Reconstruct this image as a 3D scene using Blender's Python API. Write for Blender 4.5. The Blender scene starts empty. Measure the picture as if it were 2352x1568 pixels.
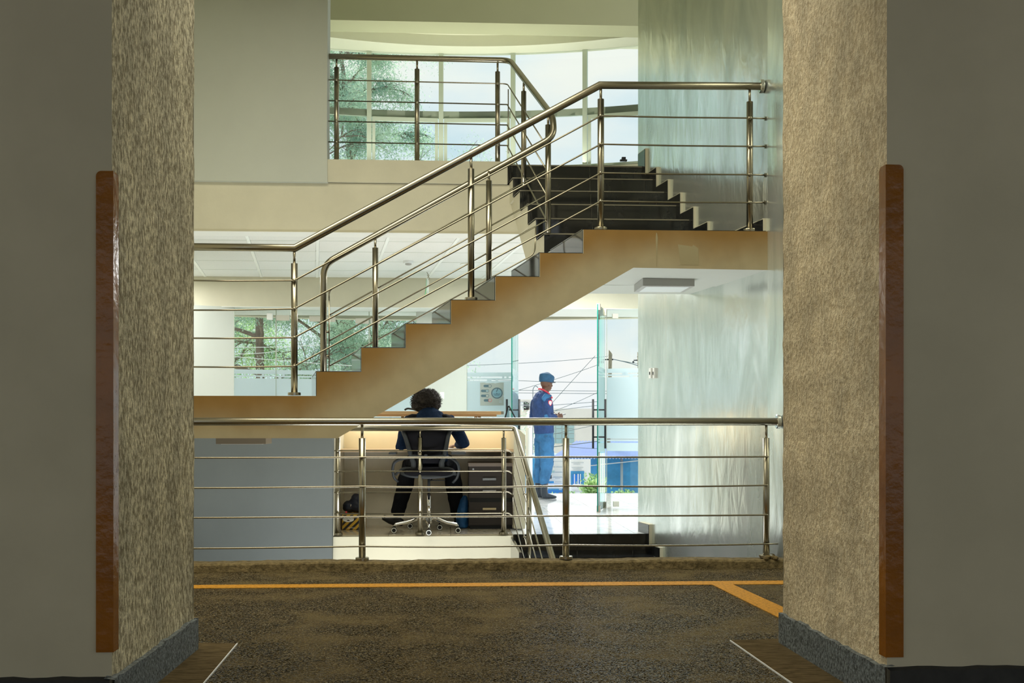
import bpy, bmesh, math, random
from mathutils import Vector, Matrix
R = random.Random(7)
sc = bpy.context.scene
C = sc.collection

# ------------------------------------------------------------------ camera
F, CX, HY, SL, EZ = 2600.0, 1176.0, 978.0, 0.056, 1.05
TH = math.atan(SL); SN, CS = math.sin(TH), math.cos(TH)
cam = bpy.data.cameras.new('camera'); camo = bpy.data.objects.new('camera', cam); C.objects.link(camo)
camo.location = (0, 0, EZ); camo.rotation_euler = (math.pi/2, 0, -TH)
cam.sensor_width = 36; cam.lens = F*36/2352; cam.shift_y = (HY-784)/2352; cam.clip_end = 500
sc.camera = camo
sc.view_settings.view_transform = 'Standard'; sc.view_settings.look = 'None'
sc.view_settings.gamma = 1; sc.view_settings.use_curve_mapping = False
sc.view_settings.exposure = 0.0
sc.cycles.use_denoising = True
sc.cycles.max_bounces = 14; sc.cycles.diffuse_bounces = 6; sc.cycles.glossy_bounces = 5; sc.cycles.transparent_max_bounces = 24
sc.cycles.caustics_reflective = True; sc.cycles.caustics_refractive = False
sc.cycles.sample_clamp_indirect = 6

# ------------------------------------------------------------------ node helper
def N(nt, t, ins=None, **kw):
    n = nt.nodes.new(t)
    for k, v in kw.items(): setattr(n, k, v)
    for k, v in (ins or {}).items():
        s = n.inputs[k]
        if isinstance(v, bpy.types.NodeSocket): nt.links.new(v, s)
        else:
            if isinstance(v, tuple) and len(v) == 3 and s.type == 'RGBA': v = v+(1,)
            s.default_value = v
    return n
def ramp(nt, fac, stops):
    n = nt.nodes.new('ShaderNodeValToRGB'); nt.links.new(fac, n.inputs[0])
    e = n.color_ramp.elements
    while len(e) < len(stops): e.new(0.5)
    for i, (p, c) in enumerate(stops):
        e[i].position = p
        e[i].color = (c, c, c, 1) if not isinstance(c, tuple) else c+(1,)
    return n
# ------------------------------------------------------------------ world: bright hazy sky with soft clouds
w = bpy.data.worlds.new('sky'); sc.world = w; w.use_nodes = True; nt = w.node_tree; nt.nodes.clear()
tc = N(nt, 'ShaderNodeTexCoord')
mp = N(nt, 'ShaderNodeMapping', {'Vector': tc.outputs['Generated'], 'Scale': (3.2, 3.2, 7.0)})
cl = N(nt, 'ShaderNodeTexNoise', {'Vector': mp.outputs[0], 'Scale': 1.6, 'Detail': 6.0, 'Roughness': .5})
cr = ramp(nt, cl.outputs[0], [(.34, (.60, .79, .90)), (.50, (.84, .92, .96)), (.66, (1.0, .985, .93))])
SKY = 1.0
bg = N(nt, 'ShaderNodeBackground', {'Color': cr.outputs[0], 'Strength': SKY})
nt.links.new(bg.outputs[0], N(nt, 'ShaderNodeOutputWorld').inputs[0])

def area(name, loc, rot, sx, sy, power, col=(1, 1, 1)):
    l = bpy.data.lights.new(name, 'AREA'); l.shape = 'RECTANGLE'; l.size = sx; l.size_y = sy; l.energy = power; l.color = col
    o = bpy.data.objects.new(name, l); o.location = loc; o.rotation_euler = rot; C.objects.link(o); return o
# added fill lights for the stair hall, reception and upper room, not real fittings
area('hall_fill', (-1.0, 7.0, 5.15), (0, 0, 0), 3.6, 2.0, 165, (1, .94, .74))  # added overhead fill for stairs and desk
area('upper_fill', (0.2, 16.2, 4.9), (math.radians(180), 0, 0), 3.6, .5, 34, (1, 1, .86))  # added uplight that brightens the upper soffit
area('lower_fill', (-.2, 9.1, -1.6), (math.radians(165), 0, 0), 2.4, 1.4, 110, (.97, 1, 1))  # added uplight that brightens the landing undersides
area('reception_fill_left', (-3.75, 12.8, 2.86), (0, 0, 0), 1.2, 2.4, 85, (1, 1, .96))  # added fill, out of sight behind the left pillar
area('reception_fill_right', (1.35, 12.7, 2.86), (0, 0, 0), 1.1, 1.8, 145, (1, 1, .98))  # added fill, out of sight behind the upper landing
sun = bpy.data.lights.new('sun', 'SUN'); sun.energy = 8.5; sun.angle = math.radians(14); sun.color = (1, .97, .9)
suno = bpy.data.objects.new('sun', sun); suno.rotation_euler = (math.radians(50), 0, math.radians(180+14)); C.objects.link(suno)

# ------------------------------------------------------------------ measuring helpers (true positions in metres)
def ray(px): 
    a = (px-CX)/F
    return (SN+CS*a, CS-SN*a)                 # x, y for one metre of depth
def xat(px, Y): r = ray(px); return r[0]/r[1]*Y
def dep(X, Y): return X*SN+Y*CS
def zat(px, py, Y): return EZ+(HY-py)/F*Y/ray(px)[1]
def P(px, py, Y): return Vector((xat(px, Y), Y, zat(px, py, Y)))
def PD(px, py, d): r = ray(px); return Vector((r[0]*d, r[1]*d, EZ+(HY-py)/F*d))
K = -0.15                                     # the stair hall's side walls lean this much off square
# ------------------------------------------------------------------ materials
MATS = {}
def mat(name, col, rough=.6, metal=0, bump=0, bscale=40, var=0, vscale=3, stretch=(1, 1, 1), col2=None, spec=.5, coat=0, contrast=(.35, .65)):
    m = bpy.data.materials.new(name); m.use_nodes = True; nt = m.node_tree; b = nt.nodes['Principled BSDF']
    b.inputs['Base Color'].default_value = col+(1,); b.inputs['Roughness'].default_value = rough; b.inputs['Metallic'].default_value = metal
    b.inputs['Specular IOR Level'].default_value = spec; b.inputs['Coat Weight'].default_value = coat
    if var or bump:
        tc = N(nt, 'ShaderNodeTexCoord'); mp = N(nt, 'ShaderNodeMapping', {'Vector': tc.outputs['Object'], 'Scale': stretch})
    if var:
        n = N(nt, 'ShaderNodeTexNoise', {'Vector': mp.outputs[0], 'Scale': float(vscale), 'Detail': 5.0, 'Roughness': .6})
        c2 = col2 or tuple(c*(1-var) for c in col)
        r = ramp(nt, n.outputs[0], [(contrast[0], c2), (contrast[1], col)])
        nt.links.new(r.outputs[0], b.inputs['Base Color'])
    if bump:
        n2 = N(nt, 'ShaderNodeTexNoise', {'Vector': mp.outputs[0], 'Scale': float(bscale), 'Detail': 4.0})
        bp = N(nt, 'ShaderNodeBump', {'Height': n2.outputs[0], 'Strength': bump, 'Distance': .01})
        nt.links.new(bp.outputs[0], b.inputs['Normal'])
    MATS[name] = m; return m
M_cream = mat('cream_plaster', (.66, .63, .49), .75, var=.10, vscale=1.5, bump=.10, bscale=30)
M_far = mat('pale_far_wall_paint', (.60, .63, .58), .75, var=.04, vscale=1)
M_ceil = mat('cream_ceiling_paint', (.74, .74, .60), .7, var=.04, vscale=1)
M_beam = mat('olive_cream_beam_paint', (.50, .50, .33), .7, var=.04, vscale=1)
M_white = mat('white_paint', (.82, .83, .80), .55)
M_greywall = mat('blue_grey_plaster', (.135, .155, .16), .75, var=.10, vscale=1.2)
M_greyleft = mat('grey_green_plaster', (.55, .58, .52), .6, var=.08, vscale=.8, bump=.06, bscale=12)
M_front = mat('grey_smooth_plaster', (.56, .485, .335), .65, var=.12, vscale=2, bump=.12, bscale=14)
M_steel = mat('brushed_stainless_steel', (.36, .33, .255), .27, 1, bump=.03, bscale=220, stretch=(1, 1, .05))
M_chrome = mat('polished_chrome', (.80, .80, .78), .08, 1)
M_black = mat('black_polished_tile', (.016, .018, .020), .07, spec=.6, var=.4, vscale=6)
M_nose = mat('pale_grout_edge', (.24, .22, .16), .5, bump=.2, bscale=60)
M_ptile = mat('acoustic_ceiling_tile', (.78, .79, .77), .9, var=.12, vscale=70, bump=.25, bscale=90, contrast=(.30, .42))
M_tbar = mat('white_ceiling_bar', (.92, .95, .94), .3)
M_alu = mat('grey_green_window_frame', (.50, .56, .47), .4, .3)
M_orange = mat('orange_gloss_paint', (.29, .095, .004), .20, var=.25, vscale=5, bump=.3, bscale=22, spec=.35)
M_yellow = mat('worn_yellow_line_paint', (.60, .28, .025), .7, spec=.1, var=.55, vscale=55, bump=.5, bscale=120, contrast=(.30, .55))
M_wood = mat('pale_beech_laminate', (.60, .42, .24), .35, var=.18, vscale=3, stretch=(.6, 8, 20))
M_panel = mat('pale_yellow_laminate', (.90, .80, .58), .35, var=.03)
M_darkwood = mat('dark_brown_wood_laminate', (.026, .018, .015), .45, var=.5, vscale=3, stretch=(1, 8, 26))
M_scuff = mat('scuffed_grey_panel', (.60, .57, .47), .6, var=.15, vscale=3)
M_satin = mat('satin_door_fitting', (.60, .58, .50), .4)
M_plastic = mat('black_plastic', (.014, .015, .016), .45, spec=.25)
M_gplastic = mat('dark_grey_plastic', (.030, .034, .037), .5, spec=.25)
M_mesh = mat('black_mesh_fabric', (.008, .008, .010), .9, spec=.08)
M_navy = mat('navy_wool', (.008, .020, .050), .95, spec=.1, var=.35, vscale=60, bump=.5, bscale=160)
M_navyhi = mat('navy_sleeve_cloth', (.010, .045, .12), .8, var=.3, vscale=20)
M_blackcloth = mat('black_trouser_cloth', (.008, .009, .012), .9, spec=.1, var=.3, vscale=14, bump=.3, bscale=20)
M_jacket = mat('dark_blue_jumper', (.035, .080, .24), .85, var=.35, vscale=14, bump=.5, bscale=50)
M_trouser = mat('bright_blue_uniform_cloth', (.045, .19, .42), .8, var=.35, vscale=10, bump=.8, bscale=14)
M_capblue = mat('blue_cap_cloth', (.035, .12, .24), .8, var=.2, vscale=20)
M_red = mat('red_piping', (.75, .05, .09), .6)
M_skin = mat('dark_brown_skin', (.16, .075, .045), .5, var=.15, vscale=9)
M_skinl = mat('brown_skin', (.42, .26, .17), .5)
M_boot = mat('black_leather', (.035, .045, .06), .35)
M_hair = mat('short_dark_hair', (.035, .028, .024), .9, bump=1.0, bscale=90, var=.5, vscale=30)
M_bluebag = mat('blue_nylon_cloth', (.010, .10, .30), .6, var=.4, vscale=8, bump=.5, bscale=9)
M_navybag = mat('navy_nylon_cloth', (.006, .012, .035), .6, var=.4, vscale=9, bump=.5, bscale=9)
M_paper = mat('white_paper', (.85, .86, .86), .7)
M_poster = mat('grey_poster_paper', (.34, .37, .34), .7)
M_ink = mat('dark_teal_print', (.08, .14, .17), .7)
M_inkblue = mat('pale_blue_print', (.18, .33, .40), .7)
M_inkblack = mat('black_print', (.02, .02, .02), .7)
M_inkred = mat('red_print', (.6, .12, .12), .7)
M_greyink = mat('grey_print', (.42, .48, .52), .8)
M_boxy = mat('yellow_printed_card', (.60, .36, .03), .6)
M_trunk = mat('grey_brown_bark', (.27, .21, .17), .9, var=.4, vscale=5, bump=.8, bscale=15)
M_pole = mat('weathered_timber', (.46, .40, .28), .9, var=.5, vscale=8, stretch=(6, 6, .6), bump=.6, bscale=20)
M_wire = mat('grey_cable', (.12, .17, .18), .7)
M_bluewall = mat('bright_blue_painted_sheet', (.06, .36, .72), .5, var=.30, vscale=2)
M_bluedeep = mat('deep_blue_painted_sheet', (.02, .20, .72), .5)
M_lilac = mat('pale_blue_roof_sheet', (.42, .52, .82), .5, var=.1)
M_bwhite = mat('white_rendered_wall', (.78, .77, .72), .8, var=.06, vscale=1)
M_bgrey = mat('pale_grey_rendered_wall', (.72, .75, .78), .8)
M_bglass = mat('green_window_glass', (.36, .52, .52), .12, spec=.7)
M_earth = mat('dusty_street_ground', (.62, .59, .52), .9, var=.15, vscale=.5)
M_fix = mat('grey_lamp_housing', (.42, .42, .40), .5)
M_lens = mat('white_lamp_diffuser', (.80, .84, .86), .3)
M_green = mat('green_sign_print', (.10, .55, .22), .5)

def leafmat(name, a, b):
    m = bpy.data.materials.new(name); m.use_nodes = True; nt = m.node_tree; nt.nodes.clear()
    tc = N(nt, 'ShaderNodeTexCoord'); n = N(nt, 'ShaderNodeTexNoise', {'Vector': tc.outputs['Object'], 'Scale': 1.6, 'Detail': 6.0})
    r = ramp(nt, n.outputs[0], [(.36, a), (.62, b)])
    d = N(nt, 'ShaderNodeBsdfDiffuse', {'Color': r.outputs[0]}); t = N(nt, 'ShaderNodeBsdfTranslucent', {'Color': r.outputs[0]})
    mx = N(nt, 'ShaderNodeMixShader', {0: .45, 1: d.outputs[0], 2: t.outputs[0]})
    nt.links.new(mx.outputs[0], N(nt, 'ShaderNodeOutputMaterial').inputs[0]); return m
M_leaf = leafmat('grey_green_leaf', (.24, .40, .34), (.60, .76, .58))
M_leaf2 = leafmat('fresh_green_leaf', (.18, .36, .16), (.50, .70, .34))

def glassmat(name, tint, ior=1.35, film=None):
    m = bpy.data.materials.new(name); m.use_nodes = True; nt = m.node_tree; nt.nodes.clear()
    t = N(nt, 'ShaderNodeBsdfTransparent', {'Color': tint}); g = N(nt, 'ShaderNodeBsdfGlossy', {'Color': (.9, 1, .97), 'Roughness': .02})
    lw = N(nt, 'ShaderNodeFresnel', {'IOR': ior})
    mx = N(nt, 'ShaderNodeMixShader', {0: lw.outputs[0], 1: t.outputs[0], 2: g.outputs[0]})
    o = mx
    if film is not None:
        d = N(nt, 'ShaderNodeBsdfDiffuse', {'Color': (.78, .84, .86)}); tr = N(nt, 'ShaderNodeBsdfTranslucent', {'Color': (.84, .91, .95)})
        a = N(nt, 'ShaderNodeMixShader', {0: .72, 1: d.outputs[0], 2: tr.outputs[0]})
        o = N(nt, 'ShaderNodeMixShader', {0: film, 1: mx.outputs[0], 2: a.outputs[0]})
    nt.links.new(o.outputs[0], N(nt, 'ShaderNodeOutputMaterial').inputs[0]); return m
M_glass = glassmat('clear_window_glass', (.95, .985, .975))
M_film = glassmat('frosted_film', (.94, .97, .98), film=.93)
M_door = glassmat('green_tinged_door_glass', (.93, .975, .965), ior=1.12)
M_edge = mat('dark_green_glass_edge', (.005, .12, .09), .15)

def mixc(nt, fac, a, b, blend='MIX'):
    n = nt.nodes.new('ShaderNodeMix'); n.data_type = 'RGBA'; n.blend_type = blend
    for i, v in ((0, fac), (6, a), (7, b)):
        if isinstance(v, bpy.types.NodeSocket): nt.links.new(v, n.inputs[i])
        else: n.inputs[i].default_value = v if not isinstance(v, tuple) else v+(1,)
    return n.outputs[2]
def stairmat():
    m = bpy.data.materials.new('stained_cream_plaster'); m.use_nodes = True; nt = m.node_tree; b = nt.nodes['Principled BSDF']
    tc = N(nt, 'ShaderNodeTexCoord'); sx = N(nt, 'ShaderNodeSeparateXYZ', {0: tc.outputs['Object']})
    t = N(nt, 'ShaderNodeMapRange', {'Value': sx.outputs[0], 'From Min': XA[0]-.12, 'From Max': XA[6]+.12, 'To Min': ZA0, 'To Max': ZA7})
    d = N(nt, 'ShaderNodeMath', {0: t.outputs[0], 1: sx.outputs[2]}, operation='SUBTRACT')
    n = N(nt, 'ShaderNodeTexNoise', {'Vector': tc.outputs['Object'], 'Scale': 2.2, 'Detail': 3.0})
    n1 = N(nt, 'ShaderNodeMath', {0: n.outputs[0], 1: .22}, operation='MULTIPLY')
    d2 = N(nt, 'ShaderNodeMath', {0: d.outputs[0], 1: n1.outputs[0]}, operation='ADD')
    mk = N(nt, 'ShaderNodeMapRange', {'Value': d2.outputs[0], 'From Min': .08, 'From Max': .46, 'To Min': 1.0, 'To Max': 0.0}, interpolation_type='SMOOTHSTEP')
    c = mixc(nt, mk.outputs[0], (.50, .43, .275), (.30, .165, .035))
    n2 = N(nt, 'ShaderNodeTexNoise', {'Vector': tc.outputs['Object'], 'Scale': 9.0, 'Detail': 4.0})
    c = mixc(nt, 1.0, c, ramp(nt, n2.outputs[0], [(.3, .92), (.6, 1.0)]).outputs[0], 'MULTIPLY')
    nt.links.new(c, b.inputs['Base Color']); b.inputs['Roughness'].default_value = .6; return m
def stucco(name, a, b_, vs, zs=.55):
    m = bpy.data.materials.new(name); m.use_nodes = True; nt = m.node_tree; b = nt.nodes['Principled BSDF']; b.inputs['Roughness'].default_value = .85
    tc = N(nt, 'ShaderNodeTexCoord'); mp = N(nt, 'ShaderNodeMapping', {'Vector': tc.outputs['Object'], 'Scale': (1, 1, zs)})
    n = N(nt, 'ShaderNodeTexNoise', {'Vector': mp.outputs[0], 'Scale': vs, 'Detail': 4.0, 'Roughness': .7})
    n2 = N(nt, 'ShaderNodeTexNoise', {'Vector': mp.outputs[0], 'Scale': 5.0, 'Detail': 3.0})
    c = mixc(nt, ramp(nt, n.outputs[0], [(.42, 0.0), (.60, 1.0)]).outputs[0], a, b_)
    c = mixc(nt, 1.0, c, ramp(nt, n2.outputs[0], [(.35, .72), (.62, 1.0)]).outputs[0], 'MULTIPLY')
    nt.links.new(c, b.inputs['Base Color'])
    bp = N(nt, 'ShaderNodeBump', {'Height': n.outputs[0], 'Strength': .9, 'Distance': .02}); nt.links.new(bp.outputs[0], b.inputs['Normal']); return m
M_stuccoL = stucco('dark_flecked_stucco', (.32, .26, .145), (.92, .82, .56), 55.0)
M_stuccoR = stucco('warm_flecked_stucco', (.68, .53, .32), (.97, .82, .56), 48.0, .85)
def silver():
    m = bpy.data.materials.new('pearly_silver_wall_paint'); m.use_nodes = True; nt = m.node_tree; b = nt.nodes['Principled BSDF']
    tc = N(nt, 'ShaderNodeTexCoord'); mp = N(nt, 'ShaderNodeMapping', {'Vector': tc.outputs['Object'], 'Scale': (1.6, 1.6, .60)})
    n = N(nt, 'ShaderNodeTexNoise', {'Vector': mp.outputs[0], 'Scale': 1.8, 'Detail': 5.0, 'Roughness': .55, 'Distortion': .9})
    c = mixc(nt, ramp(nt, n.outputs[0], [(.34, 0.0), (.64, 1.0)]).outputs[0], (.62, .68, .65), (.87, .91, .89))
    nt.links.new(c, b.inputs['Base Color'])
    b.inputs['Metallic'].default_value = .8
    nt.links.new(ramp(nt, n.outputs[0], [(.3, .28), (.7, .17)]).outputs[0], b.inputs['Roughness'])
    mp2 = N(nt, 'ShaderNodeMapping', {'Vector': tc.outputs['Object'], 'Scale': (2.6, 2.6, 1.1)})
    n2 = N(nt, 'ShaderNodeTexNoise', {'Vector': mp2.outputs[0], 'Scale': 2.6, 'Detail': 3.0, 'Roughness': .5, 'Distortion': .5})
    bp = N(nt, 'ShaderNodeBump', {'Height': n2.outputs[0], 'Strength': .16, 'Distance': .03}); nt.links.new(bp.outputs[0], b.inputs['Normal']); return m
M_silver = silver()
def ground():
    m = bpy.data.materials.new('rough_brown_concrete'); m.use_nodes = True; nt = m.node_tree; b = nt.nodes['Principled BSDF']
    tc = N(nt, 'ShaderNodeTexCoord'); o = tc.outputs['Object']
    n = N(nt, 'ShaderNodeTexNoise', {'Vector': o, 'Scale': 75.0, 'Detail': 4.0, 'Roughness': .7})
    n2 = N(nt, 'ShaderNodeTexNoise', {'Vector': o, 'Scale': 2.3, 'Detail': 6.0, 'Roughness': .6})
    c = mixc(nt, ramp(nt, n.outputs[0], [(.44, 0.0), (.62, 1.0)]).outputs[0], (.012, .008, .002), (.215, .155, .064))
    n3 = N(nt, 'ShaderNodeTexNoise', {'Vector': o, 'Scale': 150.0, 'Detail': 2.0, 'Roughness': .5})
    c = mixc(nt, ramp(nt, n3.outputs[0], [(.60, 0.0), (.66, .8)]).outputs[0], c, (.58, .49, .30))  # pale speckles: grain, with glints painted into the colour
    c = mixc(nt, ramp(nt, n2.outputs[0], [(.46, 0.0), (.66, .62)]).outputs[0], c, (.30, .225, .11))
    nt.links.new(c, b.inputs['Base Color'])
    nt.links.new(ramp(nt, n2.outputs[0], [(.38, .26), (.60, .55)]).outputs[0], b.inputs['Roughness']); b.inputs['Roughness'].default_value = .15
    for l in list(b.inputs['Roughness'].links): nt.links.remove(l)
    gl = N(nt, 'ShaderNodeTexNoise', {'Vector': o, 'Scale': 190.0, 'Detail': 1.0})
    wet = ramp(nt, n2.outputs[0], [(.40, 1.0), (.62, .12)])
    gm = N(nt, 'ShaderNodeMath', {0: ramp(nt, gl.outputs[0], [(.52, 0.0), (.58, 1.0)]).outputs[0], 1: wet.outputs[0]}, operation='MULTIPLY')
    nt.links.new(gm.outputs[0], b.inputs['Specular IOR Level'])
    bp = N(nt, 'ShaderNodeBump', {'Height': n.outputs[0], 'Strength': 1.0, 'Distance': .03}); nt.links.new(bp.outputs[0], b.inputs['Normal']); return m
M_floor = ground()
M_screed = mat('smooth_brown_screed', (.155, .115, .062), .8, spec=0, var=.5, vscale=14, stretch=(1, 4, 1), bump=.3, bscale=60)
M_kerb = mat('brown_concrete_kerb', (.25, .19, .095), .9, spec=.05, var=.55, vscale=30, bump=.9, bscale=60)
M_skirt = mat('grey_terrazzo_skirting', (.20, .23, .24), .6, var=.75, vscale=70, bump=.5, bscale=90, contrast=(.4, .6))
M_skirtshade = mat('shaded_skirting', (.035, .032, .028), .8, var=.4, vscale=12)  # same skirting as the inner face, its shade put into the colour
def marble(name, a, b_, rough):
    m = bpy.data.materials.new(name); m.use_nodes = True; nt = m.node_tree; b = nt.nodes['Principled BSDF']; b.inputs['Roughness'].default_value = rough
    tc = N(nt, 'ShaderNodeTexCoord'); oi = N(nt, 'ShaderNodeObjectInfo')
    v = N(nt, 'ShaderNodeVectorMath', {0: tc.outputs['Object'], 1: oi.outputs['Location']}, operation='ADD')
    n = N(nt, 'ShaderNodeTexNoise', {'Vector': v.outputs[0], 'Scale': 2.4, 'Detail': 8.0, 'Roughness': .6, 'Distortion': 1.8})
    c = ramp(nt, n.outputs[0], [(.46, a), (.50, b_), (.54, a)])
    nt.links.new(c.outputs[0], b.inputs['Base Color']); return m
M_marble = marble('white_veined_tile', (.80, .82, .82), (.56, .62, .67), .06)
M_marble_warm = marble('warm_lit_veined_tile', (.56, .50, .39), (.48, .42, .32), .10)  # the white tile again, its warmer reflected light put into the colour

# ------------------------------------------------------------------ mesh helpers
class MB:
    def __init__(s): s.v = []; s.f = []; s.m = []; s.sm = []
    def poly(s, pts, faces, mi=0, smooth=False):
        b = len(s.v); s.v += [tuple(p) for p in pts]
        for f in faces: s.f.append(tuple(b+i for i in f)); s.m.append(mi); s.sm.append(smooth)
        return s
    def box(s, a, b, mi=0):
        x0, y0, z0 = a; x1, y1, z1 = b
        return s.poly([(x0,y0,z0),(x1,y0,z0),(x1,y1,z0),(x0,y1,z0),(x0,y0,z1),(x1,y0,z1),(x1,y1,z1),(x0,y1,z1)],
                      [(3,2,1,0),(4,5,6,7),(0,1,5,4),(1,2,6,5),(2,3,7,6),(3,0,4,7)], mi)
    def prism(s, pts, off, mi=0, side=None):          # polygon pts (3D list) extruded by vector off
        n = len(pts); off = Vector(off); q = [Vector(p) for p in pts]
        nn = Vector((0,0,0))
        for i in range(n): nn += q[i].cross(q[(i+1) % n])
        if nn.dot(off) > 0: q = q[::-1]
        a = q+[p+off for p in q]
        s.poly(a, [tuple(range(n))], mi)
        b = len(s.v)-2*n
        s.f.append(tuple(b+2*n-1-i for i in range(n))); s.m.append(mi); s.sm.append(False)
        for i in range(n):
            j = (i+1) % n
            s.f.append((b+j, b+i, b+n+i, b+n+j)); s.m.append(mi if side is None else side); s.sm.append(False)
        return s
    def tube(s, pts, r, n=12, mi=0, cap=True, closed=False, flat=1.0):
        pts = [Vector(p) for p in pts]; m = len(pts); rings = []
        rr = r if isinstance(r, (list, tuple)) else [r]*m
        up = None
        for i in range(m):
            t0 = (pts[i]-pts[i-1]).normalized() if i else None
            t1 = (pts[i+1]-pts[i]).normalized() if i < m-1 else None
            t = ((t0 or t1)+(t1 or t0)); 
            if t.length < 1e-6: t = t0 or t1
            t.normalize()
            k = 1.0
            if t0 and t1: k = 1/max(.5, t.dot(t0))
            if up is None:
                up = Vector((0,0,1)) if abs(t.z) < .9 else Vector((1,0,0))
            u = (up-t*up.dot(t)).normalized(); w_ = t.cross(u); up = u
            # mitre: stretch in the bend plane only
            if t0 and t1 and (t1-t0).length > 1e-4: bd = (t1-t0).normalized()
            else: bd = None
            ring = []
            for j in range(n):
                a = 2*math.pi*j/n; o = u*math.cos(a)*rr[i]+w_*math.sin(a)*rr[i]*flat
                if bd is not None: o += bd*(o.dot(bd)*(k-1))
                ring.append(pts[i]+o)
            rings.append(ring)
        b = len(s.v)
        for rg in rings: s.v += [tuple(p) for p in rg]
        for i in range(m-1):
            for j in range(n):
                s.f.append((b+i*n+j, b+i*n+(j+1) % n, b+(i+1)*n+(j+1) % n, b+(i+1)*n+j)); s.m.append(mi); s.sm.append(True)
        if cap:
            s.f.append(tuple(b+j for j in range(n))[::-1]); s.m.append(mi); s.sm.append(False)
            s.f.append(tuple(b+(m-1)*n+j for j in range(n))); s.m.append(mi); s.sm.append(False)
        return s
    def lathe(s, c, prof, n=16, mi=0, axis='z'):       # prof: (radius, height)
        b = len(s.v); c = Vector(c)
        for r, h in prof:
            for j in range(n):
                a = 2*math.pi*j/n; x, y = r*math.cos(a), r*math.sin(a)
                o = (x, y, h) if axis == 'z' else ((h, x, y) if axis == 'x' else (y, h, x))
                s.v.append(tuple(c+Vector(o)))
        for i in range(len(prof)-1):
            for j in range(n):
                s.f.append((b+i*n+j, b+i*n+(j+1) % n, b+(i+1)*n+(j+1) % n, b+(i+1)*n+j)); s.m.append(mi); s.sm.append(len(prof) > 5)
        s.f.append(tuple(b+j for j in range(n))[::-1]); s.m.append(mi); s.sm.append(False)
        s.f.append(tuple(b+(len(prof)-1)*n+j for j in range(n))); s.m.append(mi); s.sm.append(False)
        return s
    def mesh(s, name, mats):
        me = bpy.data.meshes.new(name); me.from_pydata(s.v, [], s.f)
        for m in (mats if isinstance(mats, (list, tuple)) else [mats]): me.materials.append(m)
        me.polygons.foreach_set('material_index', s.m); me.polygons.foreach_set('use_smooth', s.sm); me.update(); return me
    def obj(s, name, mats, parent=None, bevel=0):
        o = bpy.data.objects.new(name, s.mesh(name, mats)); C.objects.link(o)
        if parent is not None: par(o, parent)
        if bevel:
            bv = o.modifiers.new('bevel', 'BEVEL'); bv.width = bevel; bv.segments = 2; bv.limit_method = 'ANGLE'
        return o
def par(o, p):
    o.parent = p; o.matrix_parent_inverse = p.matrix_world.inverted() if not p.parent else (p.matrix_world).inverted()
def setp(o, label=None, cat=None, group=None, kind=None):
    for k, v in (('label', label), ('category', cat), ('group', group), ('kind', kind)):
        if v: o[k] = v
    return o
def thing(name, label, cat, loc=(0, 0, 0), group=None):
    o = bpy.data.objects.new(name, None); o.empty_display_size = .1; C.objects.link(o)
    o.location = loc; o.matrix_world = Matrix.Translation(loc)
    return setp(o, label, cat, group)
def S(name, mb, m, label=None): return setp(mb.obj(name, m), label, kind='structure')
def qbox(p0, p1, z0, z1, th):      # upright slab between two plan points, thickness th to the left-hand (far) side
    d = Vector((p1[0]-p0[0], p1[1]-p0[1], 0)).normalized(); n = Vector((-d.y, d.x, 0))*th
    a = Vector((p0[0], p0[1], z0)); b = Vector((p1[0], p1[1], z0))
    return [a, b, b+n, a+n], Vector((0, 0, z1-z0))
def arcpts(pts, r, seg=6):          # round the inner corners of a polyline
    out = [Vector(pts[0])]
    for i in range(1, len(pts)-1):
        p, a, b = Vector(pts[i]), Vector(pts[i-1]), Vector(pts[i+1])
        u, v = (a-p), (b-p); k = min(r, u.length*.45, v.length*.45)
        s, e = p+u.normalized()*k, p+v.normalized()*k
        for j in range(seg+1):
            t = j/seg; out.append((1-t)**2*s+2*t*(1-t)*p+t*t*e)
    out.append(Vector(pts[-1])); return out
def text(s, body, size, loc, rot, m, parent, name='lettering', align='CENTER', ext=.0006, mirror=False, sx=1.0):
    cu = bpy.data.curves.new(name, 'FONT'); cu.body = body; cu.size = size; cu.align_x = align; cu.align_y = 'CENTER'; cu.extrude = ext
    cu.materials.append(m); o = bpy.data.objects.new(name, cu); C.objects.link(o)
    o.location = loc; o.rotation_euler = rot; o.scale = ((-sx if mirror else sx), 1, 1)
    dg = bpy.context.evaluated_depsgraph_get(); me = bpy.data.meshes.new_from_object(o.evaluated_get(dg)); m4 = o.matrix_basis.copy()
    bpy.data.objects.remove(o); o = bpy.data.objects.new(name, me); C.objects.link(o); o.location = loc; o.rotation_euler = rot; o.scale = (sx, 1, 1)
    if parent: par(o, parent)
    return o

# ------------------------------------------------------------------ key dimensions
YA = 8.25                                        # front face of the near flight
XA = [xat(p, YA) for p in (727, 830, 932, 1036, 1138, 1240, 1340)]
ZA0 = zat(727, 909, YA); ZA7 = zat(1340, 527, YA); RA = (ZA7-ZA0)/7
ZU, ZL = zat(1600, 617, YA), zat(775, 1006, YA)   # undersides of the upper / lower landing
XW0 = xat(1763, YA)                               # side wall at the landing front
def XW(Y): return XW0+(K if Y > YA else -.05)*(Y-YA)
YC = 10.95                                        # edge of reception floor
ZF2 = EZ+2.56                                     # upper floor
ZP, ZK = EZ-1.0, EZ-.94                           # parking floor, kerb top
M_stair = stairmat()

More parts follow.
